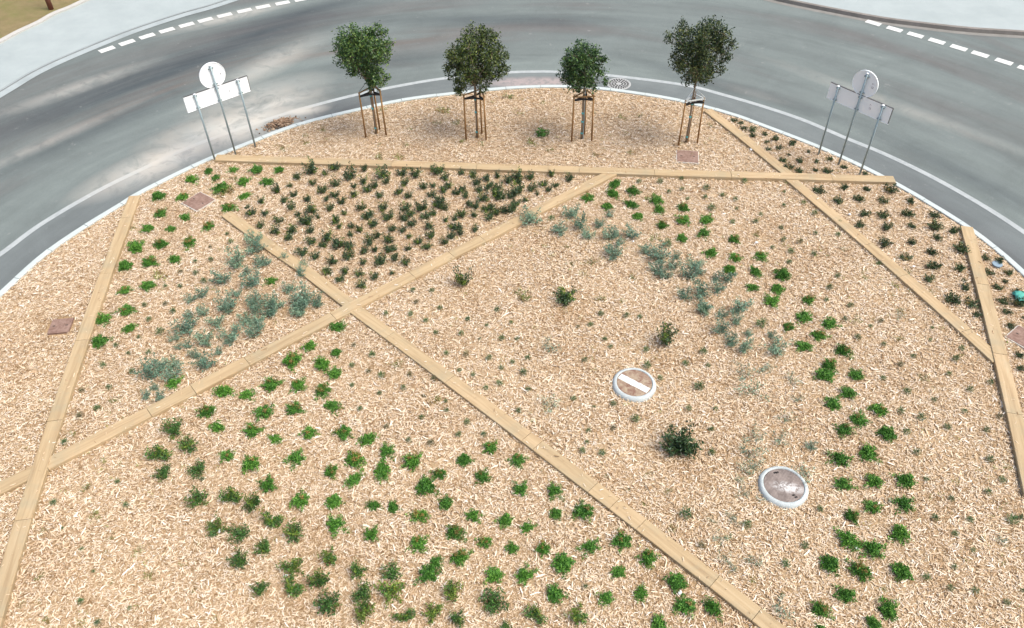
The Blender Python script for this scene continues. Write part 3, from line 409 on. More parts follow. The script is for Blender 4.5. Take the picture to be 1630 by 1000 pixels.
# gutter strip: from under the kerb to the painted line, rays from the centre
def radial(P, n=360):
    a = np.unwrap(np.arctan2(P[:, 1]-CY, P[:, 0]-CX)); r = np.hypot(P[:, 0]-CX, P[:, 1]-CY)
    if a[-1] < a[0]: a, r = a[::-1], r[::-1]
    A_ = np.linspace(a[0], a[0]+2*math.pi, n, endpoint=False)
    aa = np.r_[a, a[0]+2*math.pi]; rr = np.r_[r, r[0]]
    rad = np.interp(A_, aa, rr)
    return A_, rad
AK, RK = radial(KR); AL, RL = radial(LR)
AA = np.linspace(0, 2*math.pi, 360, endpoint=False)
rk = np.interp(AA, np.sort(AK % (2*math.pi)), RK[np.argsort(AK % (2*math.pi))], period=2*math.pi)
rl = np.interp(AA, np.sort(AL % (2*math.pi)), RL[np.argsort(AL % (2*math.pi))], period=2*math.pi)
def rad_row(rr): return np.c_[CX+rr*np.cos(AA), CY+rr*np.sin(AA)]
ribbon('gutter', [rad_row(rk+.1), rad_row(rl)], [ZR+.004]*2, M_gutter, True)
ribbon('edge_line', [rad_row(rl-.075), rad_row(rl+.075)], [ZR+.008]*2, M_line, True)
# mulch bed
mr = rad_row(rk+.002); V = [(CX, CY, -.012)]+[(p[0], p[1], -.012) for p in mr]
o = link('mulch_ground', mesh('mulch_ground', V, [(0, 1+k, 1+(k+1) % 360) for k in range(360)], M_litter)); tag(o, kind='structure')

# pavements and verges beyond the road
def strip(name, a, b, z, mat, sub=5):
    A_ = np.array(catmull(a, sub)); B_ = np.array(catmull(b, sub)); n = 60
    def rs(P):
        s = np.r_[0, np.cumsum(np.linalg.norm(np.diff(P, axis=0), axis=1))]; t = np.linspace(0, s[-1], n); return np.c_[np.interp(t, s, P[:, 0]), np.interp(t, s, P[:, 1])]
    return ribbon(name, [rs(A_), rs(B_)], [z]*2, mat, False)
def far(P, k): return [(CX+(x-CX)*k, CY+(y-CY)*k) for x, y in P]
pl = np.array(catmull(PAVE_L, 5)); gl = np.array(catmull(GRASS_L, 5))
def outw(P, d): return offset(P, d, False)
strip('pavement', PAVE_L, GRASS_L, -.085, M_pave)
ribbon('pavement_kerb', [outw(pl, -.30), outw(pl, -.02)], [ZR+.012, ZR+.012], conc('flush_kerb', (.20, .225, .22), (.42, .46, .455), 1.3, b2=.2), False)
ribbon('pavement_joint', [outw(pl, -.02), outw(pl, .05)], [ZR+.016, -.081], conc('joint_dark', (.14, .15, .15), (.26, .28, .28), 1.5), False)
ribbon('verge_kerb', [outw(gl, -.16), outw(gl, -.16), outw(gl, .03), outw(gl, .03)], [-.1, -.03, -.03, -.1], conc('verge_kerb_concrete', (.33, .31, .27), (.52, .51, .48), 3), False)
strip('verge', [tuple(p) for p in outw(gl, .02)], far([tuple(p) for p in gl], 2.6), -.05, M_grass, 1)
pr = np.array(catmull(PAVE_R, 5)); gr_ = np.array(catmull(GRASS_R, 5))
ribbon('pavement_kerb', [outw(pr, -.02), outw(pr, 0), outw(pr, .12)], [ZR-.01, .0, .004], M_kdark, False)
strip('pavement', [tuple(p) for p in outw(pr, .12)], GRASS_R, .0, M_pave)
ribbon('road_dirt', [outw(pr, -.22), outw(pr, -.02)], [ZR+.006]*2, conc('gutter_dirt', (.13, .125, .11), (.28, .27, .25), 3), False)
strip('verge', GRASS_R, far(GRASS_R, 2.6), .02, M_grass)

# dashed give-way lines: every dash is painted on, one mesh per line
for nm, D in (('painted_dashes', DASH_L), ('painted_dashes', DASH_R)):
    D = np.array(D); mb = MB()
    for k in range(len(D)):
        a, b = D[max(k-1, 0)], D[min(k+1, len(D)-1)]; T = (b-a)/np.linalg.norm(b-a); N = np.array([-T[1], T[0]]); w2, h2 = .245, .135
        V = [(*(D[k]+T*sx*w2+N*sy*h2), ZR+.009) for sx, sy in ((-1, -1), (1, -1), (1, 1), (-1, 1))]
        mb.add(V, [(0, 1, 2, 3)])
    tag(mb.build(nm, M_paint), kind='structure')

# ---------------------------------------------------------------- wood chips
def chip_mesh(k):
    r = random.Random(k); L = r.uniform(.8, 1.25); W = r.uniform(.10, .24); T = r.uniform(.03, .06); n = 4; V = []; F = []
    bow = r.uniform(-.03, .05); sk = r.uniform(-.12, .12)
    for i in range(n):
        t = i/(n-1)-.5; w = W*(1-abs(t)*r.uniform(.5, 1.3)*1.0)*.5; z = bow*(1-4*t*t); y = sk*(t*t*4-.5)*.6
        V += [(t*L, y-w, z), (t*L, y+w, z+r.uniform(-.02, .02)), (t*L, y+w*.9, z+T), (t*L, y-w*.9, z+T)]
    for i in range(n-1):
        a = i*4
        for j in range(4): F.append((a+j, a+(j+1) % 4, a+4+(j+1) % 4, a+4+j))
    F += [(0, 3, 2, 1), (12, 13, 14, 15)]
    return mesh('wood_chip', V, F, M_chip)
chips = bpy.data.collections.new('chip_shapes')
for k in range(8):
    chips.objects.link(bpy.data.objects.new('chip_shape', chip_mesh(k)))
NCH = 680000
NC2 = int(NCH*1.75); x = rng.uniform(-11.8, 11.8, NC2); y = rng.uniform(3.2, 21.7, NC2)
ang = np.arctan2(y-CY, x-CX) % (2*math.pi); rr = np.hypot(x-CX, y-CY); lim = np.interp(ang, AA, rk, period=2*math.pi)
ok = rr < lim-.03
def seg_ok(ok, poly_, half):
    for a, b in zip(poly_[:-1], poly_[1:]):
        a = np.array(a[:2]); b = np.array(b[:2]); d = b-a; L = np.linalg.norm(d); d /= L
        u = (x-a[0])*d[0]+(y-a[1])*d[1]; v = -(x-a[0])*d[1]+(y-a[1])*d[0]
        ok &= ~((u > 0) & (u < L) & (np.abs(v) < half))
    return ok
ok0 = ok.copy()
for P in TIMBER.values(): ok = seg_ok(ok, P, .135)
spill = ok0 & ~ok & (rng.random(NC2) < .013); ok |= spill
for k, rad in (('mh1', .40), ('mh2', .41)): ok &= np.hypot(x-PTS[k][0], y-PTS[k][1]) > rad
for q in SLABS:
    c = np.mean(np.array(q), 0); ok &= np.hypot(x-c[0], y-c[1]) > .30
spill = spill[ok][:NCH]; x, y = x[ok][:NCH], y[ok][:NCH]; n_ = len(x)
und = .010*np.sin(x*2.1+1.3*np.sin(y*1.7))+.010*np.sin(y*2.9+1.1*np.sin(x*2.3))
z = rng.uniform(-.008, .028, n_)+und*.6; z[spill] = .092
me = bpy.data.meshes.new('wood_chips'); me.vertices.add(n_); me.vertices.foreach_set('co', np.c_[x, y, z].astype(np.float32).ravel())
ra = me.attributes.new('rot', 'FLOAT_VECTOR', 'POINT'); ra.data.foreach_set('vector', np.c_[rng.normal(0, .20, n_), rng.normal(0, .18, n_), rng.uniform(0, 6.283, n_)].astype(np.float32).ravel())
sc = np.clip(rng.lognormal(math.log(.043), .36, n_), .02, .13)
sa = me.attributes.new('siz', 'FLOAT', 'POINT'); sa.data.foreach_set('value', sc.astype(np.float32))
me.materials.append(M_chip)
cho = link('wood_chips', me); tag(cho, kind='stuff', label='pale wood chip mulch covering the whole planted island', cat='wood chips')
ng = bpy.data.node_groups.new('scatter_chips', 'GeometryNodeTree')
ng.interface.new_socket('Geometry', in_out='INPUT', socket_type='NodeSocketGeometry'); ng.interface.new_socket('Geometry', in_out='OUTPUT', socket_type='NodeSocketGeometry')
gi = ng.nodes.new('NodeGroupInput'); go = ng.nodes.new('NodeGroupOutput')
m2p = ng.nodes.new('GeometryNodeMeshToPoints'); iop = ng.nodes.new('GeometryNodeInstanceOnPoints'); ci = ng.nodes.new('GeometryNodeCollectionInfo')
ci.inputs['Collection'].default_value = chips; ci.inputs['Separate Children'].default_value = True; ci.inputs['Reset Children'].default_value = True
na = ng.nodes.new('GeometryNodeInputNamedAttribute'); na.data_type = 'FLOAT_VECTOR'; na.inputs['Name'].default_value = 'rot'
nb_ = ng.nodes.new('GeometryNodeInputNamedAttribute'); nb_.data_type = 'FLOAT'; nb_.inputs['Name'].default_value = 'siz'
L_ = ng.links.new
L_(gi.outputs[0], m2p.inputs[0]); L_(m2p.outputs[0], iop.inputs['Points']); L_(ci.outputs[0], iop.inputs['Instance']); iop.inputs['Pick Instance'].default_value = True
L_(na.outputs['Attribute'], iop.inputs['Rotation']); L_(nb_.outputs['Attribute'], iop.inputs['Scale']); L_(iop.outputs[0], go.inputs[0])
md = cho.modifiers.new('scatter', 'NODES'); md.node_group = ng

# sprouts nobody could count: faint specks of green coming through the chips
ns = 900; sx_ = rng.uniform(-11, 11, ns*2); sy_ = rng.uniform(4.5, 21, ns*2); a_ = np.arctan2(sy_-CY, sx_-CX) % (2*math.pi)
k_ = np.hypot(sx_-CX, sy_-CY) < np.interp(a_, AA, rk, period=2*math.pi)-.2; sx_, sy_ = sx_[k_][:ns], sy_[k_][:ns]
den = np.sin(sx_*.9+1)+np.sin(sy_*1.3+.5*sx_); k_ = rng.random(len(sx_)) < (.35+.3*den); sx_, sy_ = sx_[k_], sy_[k_]
pts_ = np.concatenate([np.c_[X_+rng.normal(0, .03, 9), Y_+rng.normal(0, .03, 9), rng.uniform(.02, .045, 9)] for X_, Y_ in zip(sx_, sy_)])
V_, F_s = leaf_quads(pts_, .032, seed=5, asp=.4, up=.5)
o = link('seedlings', mesh('seedlings', V_, F_s, M_wd)); tag(o, kind='stuff', label='faint green seedlings sprinkled through the wood chips', cat='seedlings')

# ---------------------------------------------------------------- timber edging, every plank its own thing
NAMES = dict(T1='far left timber line', T2='long diagonal timber line', T3a='upper left cross timber', T3b='lower right cross timber', T4a='short timber line by the right kerb',
             T4b='right hand diagonal timber line', T5='straight timber line behind the beds', T6='far right timber line')
PLACE = dict(T1=['at its kerb end', 'second from the kerb', 'left of the leftmost junipers', 'beside the small left hatch', 'above the crossing at far left', 'below the crossing at far left', 'at the photo\'s lower left corner', 'running out of the photo'])
HALF = .135
def plank_things(key, P, W=.27, dz=0.0):
    runs = []; cur = [P[0]]
    for p in P[1:]:
        cur.append(p)
        if p[2] == 1: runs.append(cur); cur = [p]
    if len(cur) > 1: runs.append(cur)
    for i, run in enumerate(runs):
        Q = [Vector((p[0], p[1], 0)) for p in run]
        a, b = Q[0], Q[-1]; d = (b-a); rz = math.atan2(d.y, d.x); mid = (a+b)/2; inv = Matrix.Rotation(-rz, 3, 'Z')
        loc = [inv @ (q-mid) for q in Q]
        hs = W/2; top = .068+dz+random.uniform(-.003, .003); g = .004; bv = .007
        V = []; F = []; n = len(loc)
        for k, q in enumerate(loc):
            s = g if k == 0 else (-g if k == n-1 else 0)
            for (yy, zz) in ((-hs, -.10), (-hs, top-bv), (-hs+bv, top), (hs-bv, top), (hs, top-bv), (hs, -.10)):
                V.append((q.x+s, q.y+yy, zz))
        for k in range(n-1):
            for j in range(6): F.append((k*6+j, (k+1)*6+j, (k+1)*6+(j+1) % 6, k*6+(j+1) % 6))
        F += [tuple(range(6)), tuple((n-1)*6+j for j in range(6))[::-1]]
        o = link('timber_plank', mesh('timber_plank', V, F, M_wood), loc=(mid.x, mid.y, 0), rot=(0, 0, rz))
        yield o, i, len(runs), run, d.length
ORD = ['first', 'second', 'third', 'fourth', 'fifth', 'sixth', 'seventh', 'eighth', 'ninth', 'tenth', 'eleventh', 'twelfth', 'thirteenth']
FROM = dict(T1='from the kerb end', T2='from the top right end', T3a='from its free upper end', T3b='from the timber crossing', T4a='from the kerb', T4b='below the back timber line', T5='from the left kerb', T6='from the right kerb')
for key, P in TIMBER.items():
    for o, i, nr, run, ln in plank_things(key, P, dz={'T1': .020, 'T6': .020, 'T5': .020, 'T2': .010}.get(key, 0)):
        tag(o, '%s pale timber plank %s in the %s' % (ORD[i], FROM[key], NAMES[key]), 'timber plank', 'timber planks edging the beds')

# ---------------------------------------------------------------- covers, lids, hatches
def manhole(key, lid_mat, label, band):
    t = empty('manhole_cover', (*PTS[key], 0)); tag(t, label, 'manhole', 'round manholes in the mulch')
    mb = MB(); mb.lathe([(.425, -.05), (.413, .02), (.402, .052), (.385, .070), (.36, .080), (.338, .080), (.334, .05)], 72)
    mb.V = [(vx*(1+.012*math.sin(5*math.atan2(vy, vx)+2)+random.uniform(-.004, .004)) if vz < .075 else vx, vy*(1+.012*math.sin(5*math.atan2(vy, vx)+2)+random.uniform(-.004, .004)) if vz < .075 else vy, vz+random.uniform(-.003, .003)) for vx, vy, vz in mb.V]
    mb.build('concrete_ring', M_ring, t, smooth=True)
    mb = MB(); mb.lathe([(.331, .04), (.331, .070), (.322, .074)], 72); mb.disc(.322, .074, 72); lid = mb.build('lid', lid_mat, t)
    mb = MB()
    if band:
        a = R(-37); ca, sa_ = math.cos(a), math.sin(a); hw = .068; V = []
        n = 14
        for s in (-1, 1):
            for k in range(n):
                yv = s*hw; xm = math.sqrt(.318**2-hw**2); xx = -xm+2*xm*k/(n-1); yy = yv+random.uniform(-.006, .006)-.02
                V.append((xx*ca-yy*sa_, xx*sa_+yy*ca, .078))
        mb.add(V, [(k, k+1, n+k+1, n+k) for k in range(n-1)]); mb.build('painted_band', M_band, lid)
    else:
        for (dx, dy) in ((-.09, .25), (-.05, .255), (.11, -.20), (.14, -.24)):
            mb = MB(); mb.box((dx, dy, .0755), (.05, .03, .006), .3); mb.build('lifting_slot', M_dark, lid)
manhole('mh1', M_lid1, 'round rusty manhole lid with a white painted band across it', True)
manhole('mh2', M_lid2, 'round grey brown manhole lid with worn white blotches, no painted band', False)
t = empty('road_grate', (*PTS['road_mh'], ZR)); tag(t, 'round slotted iron grate set in the asphalt between kerb and line', 'grate')
mb = MB(); mb.lathe([(.36, .001), (.36, .010), (.325, .012)], 64); mb.build('grate_frame', M_cast, t)
mb = MB(); mb.lathe([(.323, .001), (.323, .012)], 64); mb.disc(.323, .012, 64); gp_ = mb.build('grate_plate', M_cast, t)
mb = MB()
for rr_, cnt, ln in ((.27, 22, .05), (.19, 15, .05), (.11, 9, .045)):
    for k in range(cnt):
        a = 2*math.pi*k/cnt; mb = MB(); mb.box((rr_*math.cos(a), rr_*math.sin(a), .013), (ln*1.2, .046, .006), a); mb.build('slot', M_dark, gp_)
SL = ['square rusty hatch with concrete frame left of the dark shrub bed', 'small square brown hatch in the outer chips left of the far left timber',
      'square brown hatch in the chips in front of the right hand tree', 'pinkish hatch beside the far right timber at the photo edge']
for q, lab in zip(SLABS, SL):
    q = np.array(q); c = q.mean(0); d = q[1]-q[0]; rz = math.atan2(d[1], d[0]); L1 = np.linalg.norm(q[1]-q[0]); L2 = np.linalg.norm(q[2]-q[1])
    if lab[0:6] == 'square': L1 = L2 = .54
    else: L1 = L2 = .42 if 'small' in lab else .5
    t = empty('hatch_cover', (c[0], c[1], 0), rz); tag(t, lab, 'hatch', 'square hatches in the mulch')
    mb = MB()
    for s in (-1, 1):
        mb.box((0, s*(L2/2+.012), -.004 if s > 0 else 0), (L1+.05, .024, .05)); mb.box((s*(L1/2+.012), 0, -.006 if s > 0 else -.001), (.024, L2, .046))
    if 'small' not in lab: mb.build('hatch_frame', M_frame, t)
    mb = MB(); mb.box((0, 0, .008), (L1-.004, L2-.004, .05)); pl_ = mb.build('hatch_plate', M_hatch, t)
    for s in (-1, 1):
        mb = MB(); mb.box((s*L1*.3, 0, .0345), (.05, .02, .004)); mb.build('lifting_slot', M_dark, pl_)

# ---------------------------------------------------------------- road signs seen from behind
def text_mesh(s, size):
    cu = bpy.data.curves.new('t', 'FONT'); cu.body = s; cu.size = size; cu.align_x = 'CENTER'; cu.align_y = 'CENTER'; cu.extrude = .0006
    o = bpy.data.objects.new('t', cu); C.objects.link(o); dg = bpy.context.evaluated_depsgraph_get(); me = bpy.data.meshes.new_from_object(o.evaluated_get(dg))
    bpy.data.objects.remove(o); me.materials.clear(); me.materials.append(M_ink); return me
def road_sign(P, label, codes):
    P = [Vector((*p, 0)) for p in P]; d = P[2]-P[0]; rz = math.atan2(d.y, d.x); c = P[1]
    t = empty('road_sign', (c.x, c.y, 0), rz); tag(t, label, 'road sign', 'paired signs on the kerb seen from behind')
    half = d.length/2
    # local x runs along the sign, local -y faces the island (camera side)
    for k, (xx, h) in enumerate(((-half, 1.93), (0, 2.50), (half, 1.93))):
        mb = MB(); mb.tube([(xx, 0, -.1), (xx, 0, h)], .024, 10); o = mb.build('post', M_galv, t, smooth=True)
        mb = MB(); mb.tube([(xx, 0, h), (xx, 0, h+.012)], .03, 10); mb.build('post_cap', M_sticker, o)
    W, Z0, Z1, yb = 1.66, 1.53, 1.93, .035
    mb = MB(); mb.box((0, yb, (Z0+Z1)/2), (W, .004, Z1-Z0), i=0)
    mb.box((0, yb+.008, Z1+.006), (W+.02, .034, .012), i=1); mb.box((0, yb+.008, Z0-.006), (W+.02, .03, .012), i=0)
    for s in (-1, 1): mb.box((s*(W/2+.005), yb+.008, (Z0+Z1)/2), (.01, .03, Z1-Z0), i=0 if s < 0 else 1)
    mb.box((0, yb+.006, (Z0+Z1)/2), (W-.01, .004, Z1-Z0-.01), i=2)
    pa = mb.build('panel', [M_signback, M_edge, M_signblue], t)
    for xx in (-half, 0, half):
        for zz in (Z0+.04, Z1-.05): mb = MB(); mb.box((xx, .008, zz), (.10, .035, .03)); mb.build('clamp', M_galv, pa)
    rd = .325; zc = Z1+.30; yb2 = .035
    V = []; F = []; nn = 48
    for (r, yy) in ((rd-.012, yb2), (rd-.012, yb2-.012), (rd, yb2-.012), (rd, yb2+.014)):
        for j in range(nn): V.append((r*math.cos(2*math.pi*j/nn), yy, zc+r*math.sin(2*math.pi*j/nn)))
    for k in range(3):
        for j in range(nn): F.append((k*nn+j, k*nn+(j+1) % nn, (k+1)*nn+(j+1) % nn, (k+1)*nn+j))
    F.append(tuple(range(nn)))
    I = [0]*len(F); F.append(tuple(3*nn+j for j in range(nn))[::-1]); I.append(1)
    di = link('disc', mesh('disc', V, F, [M_signback, M_signblue], I), t)
    for zz in (zc-.22, zc+.19): mb = MB(); mb.box((0, .008, zz), (.12, .035, .03)); mb.build('clamp', M_galv, di)
    for par, (xx, zz), cd in ((di, (.20, zc+.02), codes[0]), (pa, (.30, (Z0+Z1)/2+.02), codes[1])):
        mb = MB(); mb.box((xx, .031, zz), (.07, .003, .16)); st = mb.build('sticker', M_sticker, par)
        for ln, dz, sz in ((cd[0], .045, .05), (cd[1], -.04, .062)):
            tk = ln.split(' ') if ' ' in ln else list(ln)
            for q, ch in enumerate(tk): link('sticker_text', text_mesh(ch, sz), st, (xx+(q-(len(tk)-1)/2)*.03, .0288, zz+dz), (R(90), 0, 0))
road_sign(SIGNS[:3], 'grey backed disc and panel sign on three posts beside the left timber end', (('1 -', '8'), ('1 -', '6')))
road_sign(SIGNS[3:], 'grey backed disc and panel sign on three posts at the right kerb', (('R -', '22'), ('7 -', '12')))

# ---------------------------------------------------------------- trees and their stakes
def zx(px, py, bx, by, tilt):       # offsets measured on the tree's own upright plane
    h = (by-py)/222.0; return ((px-(bx-(by-py)*tilt))/232.0, h)
TREE_SPECS = [
 (765, 825, .145, .02, [(600, 215, 75), (560, 260, 55), (555, 360, 50), (610, 300, 75), (680, 240, 80), (690, 330, 75), (770, 240, 75), (800, 320, 60), (740, 340, 70), (620, 420, 45), (760, 430, 55), (800, 450, 45), (745, 480, 45), (650, 380, 50), (640, 200, 40), (760, 195, 35), (705, 450, 35)], .155),
 (1382, 840, .04, .0, [(1250, 300, 55), (1230, 350, 50), (1330, 240, 55), (1390, 270, 70), (1460, 260, 60), (1500, 320, 60), (1320, 330, 75), (1240, 420, 50), (1300, 420, 60), (1400, 380, 80), (1480, 400, 65), (1530, 410, 40), (1280, 480, 45), (1440, 460, 50), (1350, 460, 45), (1545, 320, 22), (1270, 505, 25), (1420, 500, 30)], .155),
 (485, 840, -.06, .0, [(480, 290, 55), (430, 300, 50), (530, 300, 50), (410, 350, 50), (570, 340, 50), (490, 360, 75), (400, 420, 50), (440, 430, 60), (540, 420, 65), (590, 400, 35), (420, 470, 45), (540, 470, 40), (470, 460, 50), (555, 485, 25), (465, 500, 25), (620, 335, 14), (625, 455, 16)], .12),
 (1115, 870, -.17, .0, [(1200, 180, 60), (1070, 230, 55), (1120, 220, 60), (1290, 190, 60), (1330, 190, 45), (1180, 270, 80), (1260, 270, 85), (1340, 270, 60), (1090, 320, 60), (1150, 370, 70), (1230, 370, 75), (1330, 350, 45), (1090, 400, 45), (1170, 430, 50), (1240, 450, 45), (1200, 480, 35), (1320, 400, 28), (1270, 440, 30), (1125, 480, 25), (1385, 255, 22), (1375, 340, 18)], .155)]
TLAB = ['young staked tree nearest the left sign, crown with a drooping lobe', 'young staked tree second from the left, broad rounded olive green crown',
        'smallest young staked tree, compact round dark crown, by the road grate', 'tallest young staked tree, large uneven crown, in front of the brown hatch']
def make_tree(k):
    bx, by, tilt, _, blobs, depth = TREE_SPECS[k]; rd = random.Random(40+k); rn = np.random.default_rng(60+k)
    t = empty('young_tree', (*TREES[k], 0)); tag(t, TLAB[k], 'tree', 'young staked trees along the kerb')
    B = []
    for (px, py, r) in blobs:
        X, Z = zx(px, py, bx, by, tilt); rad = r/(232.0 if k != 3 else 250.0); ymax = math.sqrt(max(.01, .58**2-(X*.7)**2))*.8
        B.append((Vector((X, rd.uniform(-1, 1)*ymax*.45, Z)), rad))
        if rad > .2: B.append((Vector((X*.75, rd.choice((-1, 1))*rd.uniform(.25, .42), Z+rd.uniform(-.1, .1))), rad*.95))
    zlow = min(b[0].z-b[1] for b in B); cz = sum(b[0].z for b in B)/len(B)
    fork = Vector((0, 0, zlow+.12))
    mb = MB(); mb.tube([(0, 0, -.05), (.01, .0, .6), (-.01, .01, 1.2), fork, (rd.uniform(-.03, .03), 0, cz)], [.036, .030, .026, .022, .012], 8)
    tr = mb.build('trunk', M_bark, t, smooth=True)
    mb = MB()
    for c, r in B:
        m_ = (fork+c)/2+Vector((rd.uniform(-.05, .05), rd.uniform(-.05, .05), .02)); mb.tube([fork, m_, c], [.011, .007, .003], 5)
        for j in range(4):
            e = c+Vector((rd.gauss(0, 1), rd.gauss(0, 1), rd.gauss(0, 1))).normalized()*r*.9; mb.tube([c, e], [.004, .0015], 4)
    mb.build('branches', M_bark, t)
    pts = []
    for c, r in B:
        nc = int(46*(r/.3)**2)+6
        for _ in range(nc):       # twig-end clumps spread through the lobe, denser near its skin
            d = rn.normal(size=3); d /= np.linalg.norm(d); q = np.array(c)+d*r*(rn.uniform(.25, 1)**.45)*rn.uniform(.88, 1.12)
            sp = rn.uniform(.025, .05); pts.append(q+rn.normal(size=(rn.integers(8, 15), 3))*sp)
    pts = np.concatenate(pts)
    V, F = leaf_quads(pts, .066, seed=k, asp=.46, up=.15)
    mb = MB(); mb.add(V, F); cr = mb.build('crown', M_tree[k], t)
    # stakes
    s = empty('tree_stakes', (*TREES[k], 0), (.15, -.1, .05, .25)[k]); tag(s, 'three wooden stakes with black straps around the ' + ['leftmost tree', 'broad olive green tree', 'smallest tree', 'rightmost and tallest tree'][k], 'tree stakes', 'stake frames around the young trees')
    hh = 1.33; pos = [(-.27, -.13), (.25, -.13), (.10, .20)]
    for (xx, yy) in pos:
        mb = MB(); lx, ly = rd.uniform(-.02, .02), rd.uniform(-.02, .02)
        mb.tube([(xx*1.04, yy, -.05), (xx+lx, yy+ly, hh+rd.uniform(-.02, .05))], [.024, .021], 8); mb.build('stake', M_stake, s, smooth=True)
    for a, b in ((0, 1), (1, 2), (2, 0)):
        pa_, pb_ = Vector((*pos[a], hh-.02)), Vector((*pos[b], hh-.02)); d = pb_-pa_
        if (a, b) != (0, 1) or k in (2, 3):
            mb = MB(); mb.box((pa_+pb_)/2, (d.length+.05, .035, .022), math.atan2(d.y, d.x)); mb.build('crossbar', M_stake if k != 3 else M_wire, s)
        mb = MB(); pa2, pb2 = pa_+Vector((0, 0, -.09)), pb_+Vector((0, 0, -.09)); md_ = (pa2+pb2)/2*.55; md_.z = hh-.13
        for u, v_ in ((pa2, md_), (md_, pb2)):
            dd = v_-u; mb.box((u+v_)/2, (dd.length+.01, .012, .05), math.atan2(dd.y, dd.x))
        mb.build('strap', M_strap, s)
    for (xx, yy) in pos: mb = MB(); mb.tube([(xx, yy, hh+.02), (0, 0, hh+.26)], .006, 5); mb.build('cord', M_wire if k > 1 else M_strap, s)
    for zz in (.16, .75, 1.12 if k != 2 else .5): mb = MB(); mb.tube([(0, 0, zz), (0, 0, zz+.045)], .037, 8); mb.build('tie', M_cyan, s)
    mb = MB(); mb.tube([(.04, -.03, -.05), (.03, -.03, 1.5)], [.012, .010], 6); mb.build('cane', M_stake if k != 2 else M_galv, s)
for k in range(4): make_tree(k)

# ---------------------------------------------------------------- plant shapes (unit width 1 m; scaled to each plant)
def frond(mb, p0, az, el, L, r, leaf, n, mi=0, droop=.4, spread=.14, stem=None):
    """one arching shoot with leaflets along it"""
    d = Vector((math.cos(az)*math.cos(el), math.sin(az)*math.cos(el), math.sin(el))); pts = []
    side = Vector((-math.sin(az), math.cos(az), 0)); wob = r.uniform(-.25, .25)
    for i in range(5):
        t = i/4; pts.append(Vector(p0)+d*L*t+Vector((0, 0, -droop*L*t*t*.5))+side*wob*L*t*t)
    if stem is not None: mb.tube(pts, [leaf*.12, leaf*.1, leaf*.08, leaf*.06, leaf*.03], 3, stem)
    C_ = []
    for i in range(n):
        t = .15+.85*(i+r.random())/n; k = min(3, int(t*4)); u = t*4-k; q = pts[k].lerp(pts[k+1], u); s = spread*L*(1.15-t*.75)
        C_.append((q.x+r.gauss(0, s), q.y+r.gauss(0, s), max(.01, q.z+r.gauss(0, s*.7))))
    V, F = leaf_quads(C_, leaf, seed=r.randrange(10**6), asp=.45, up=.35); mb.add(V, F, mi)
def juniper(seed, rust=0):
    r = random.Random(seed); mb = MB(); nb_ = r.randint(8, 12); a0 = r.random()*6.28; ecc = r.uniform(0, .45); ea = r.random()*3.14
    for k in range(nb_):
        az = a0+k*6.283/nb_+r.uniform(-.3, .3); L = r.uniform(.34, .56)*(1-ecc*abs(math.sin(az-ea)))
        if r.random() < .18: L *= 1.25
        frond(mb, (0, 0, .07), az, r.uniform(.2, .7), L, r, .072, 90, 0, .7, .17)
    for k in range(9):
        frond(mb, (r.uniform(-.08, .08), r.uniform(-.08, .08), .06), r.random()*6.28, r.uniform(.5, 1.3), r.uniform(.26, .38)*(1-ecc*.4), r, .07, 80, 0, .3, .24)
    for k in range(rust): frond(mb, (r.uniform(-.12, .12), r.uniform(-.12, .12), .25), r.random()*6.28, .9, .2, r, .07, 34, 1, .3, .25)
    return mesh('juniper', mb.V, mb.F, [M_jun, M_rust], mb.I)
def leafy(seed, name, mats, nst=9, hgt=.8, leaf=.15, nl=20, spread=.12, tilt=(.6, 1.35), wid=.45, mix2=0):
    r = random.Random(seed); mb = MB()
    for k in range(nst):
        az = r.random()*6.28; el = r.uniform(*tilt); L = min(hgt*r.uniform(.65, 1.05)/max(.3, math.sin(el)), wid/max(.05, math.cos(el))*r.uniform(.8, 1.1))
        frond(mb, (r.uniform(-.05, .05), r.uniform(-.05, .05), 0), az, el, L, r, leaf, nl, 1 if r.random() < mix2 else 0, .1, spread, stem=2)
    return mesh(name, mb.V, mb.F, mats+[M_stem], mb.I)
def tuft(seed, name, mat, n=330, h=.75, leaf=.15):
    r = random.Random(seed); rn = np.random.default_rng(seed); d = rn.normal(size=(n, 3)); d /= np.linalg.norm(d, axis=1)[:, None]
    P = d*rn.uniform(0, 1, n)[:, None]**.75*np.array([.36, .36, h*.5])+np.array([0, 0, h*.42]); P[:, 2] = np.abs(P[:, 2])
    V, F = leaf_quads(P, leaf, seed=seed, asp=.22, up=.7); mb = MB(); mb.add(V, F); return mesh(name, mb.V, mb.F, [mat], mb.I)
J = [juniper(100+k, (0, 0, 1, 0, 2, 0, 0, 3)[k]) for k in range(8)]
D_ = [leafy(200+k, 'evergreen_shrub', [M_dk, M_ol], 9+k % 3, .72, .115, 48, .15, mix2=.10) for k in range(8)]
R_ = [leafy(300+k, 'low_shrub', [M_rd, M_rust], 11, .5, .11, 46, .17, (.35, 1.2), .46, mix2=.08) for k in range(6)]
B1 = [leafy(400+k, 'bushy_shrub', [M_olb, M_ol], 17, .72, .105, 42, .15, (.35, 1.35), .5, mix2=.2) for k in range(5)]
B2 = [leafy(420+k, 'bushy_shrub', [M_ol, M_olb], 16, .7, .105, 40, .15, (.35, 1.35), .5, mix2=.3) for k in range(3)]
U_ = [leafy(500+k, 'blue_grey_shrub', [M_bl, M_bl], 9+k % 3, .9, .085, 60, .13, (.55, 1.3), .5) for k in range(7)]
F_ = [leafy(600+k, 'faded_shrub', [M_fa, M_bl], 6, .7, .08, 26, .15, (.35, 1.2), .55, mix2=.15) for k in range(5)]
T_ = [tuft(700+k, 'grass_tuft', (M_tf, M_tf, M_tf2, M_tf)[k % 4]) for k in range(6)]
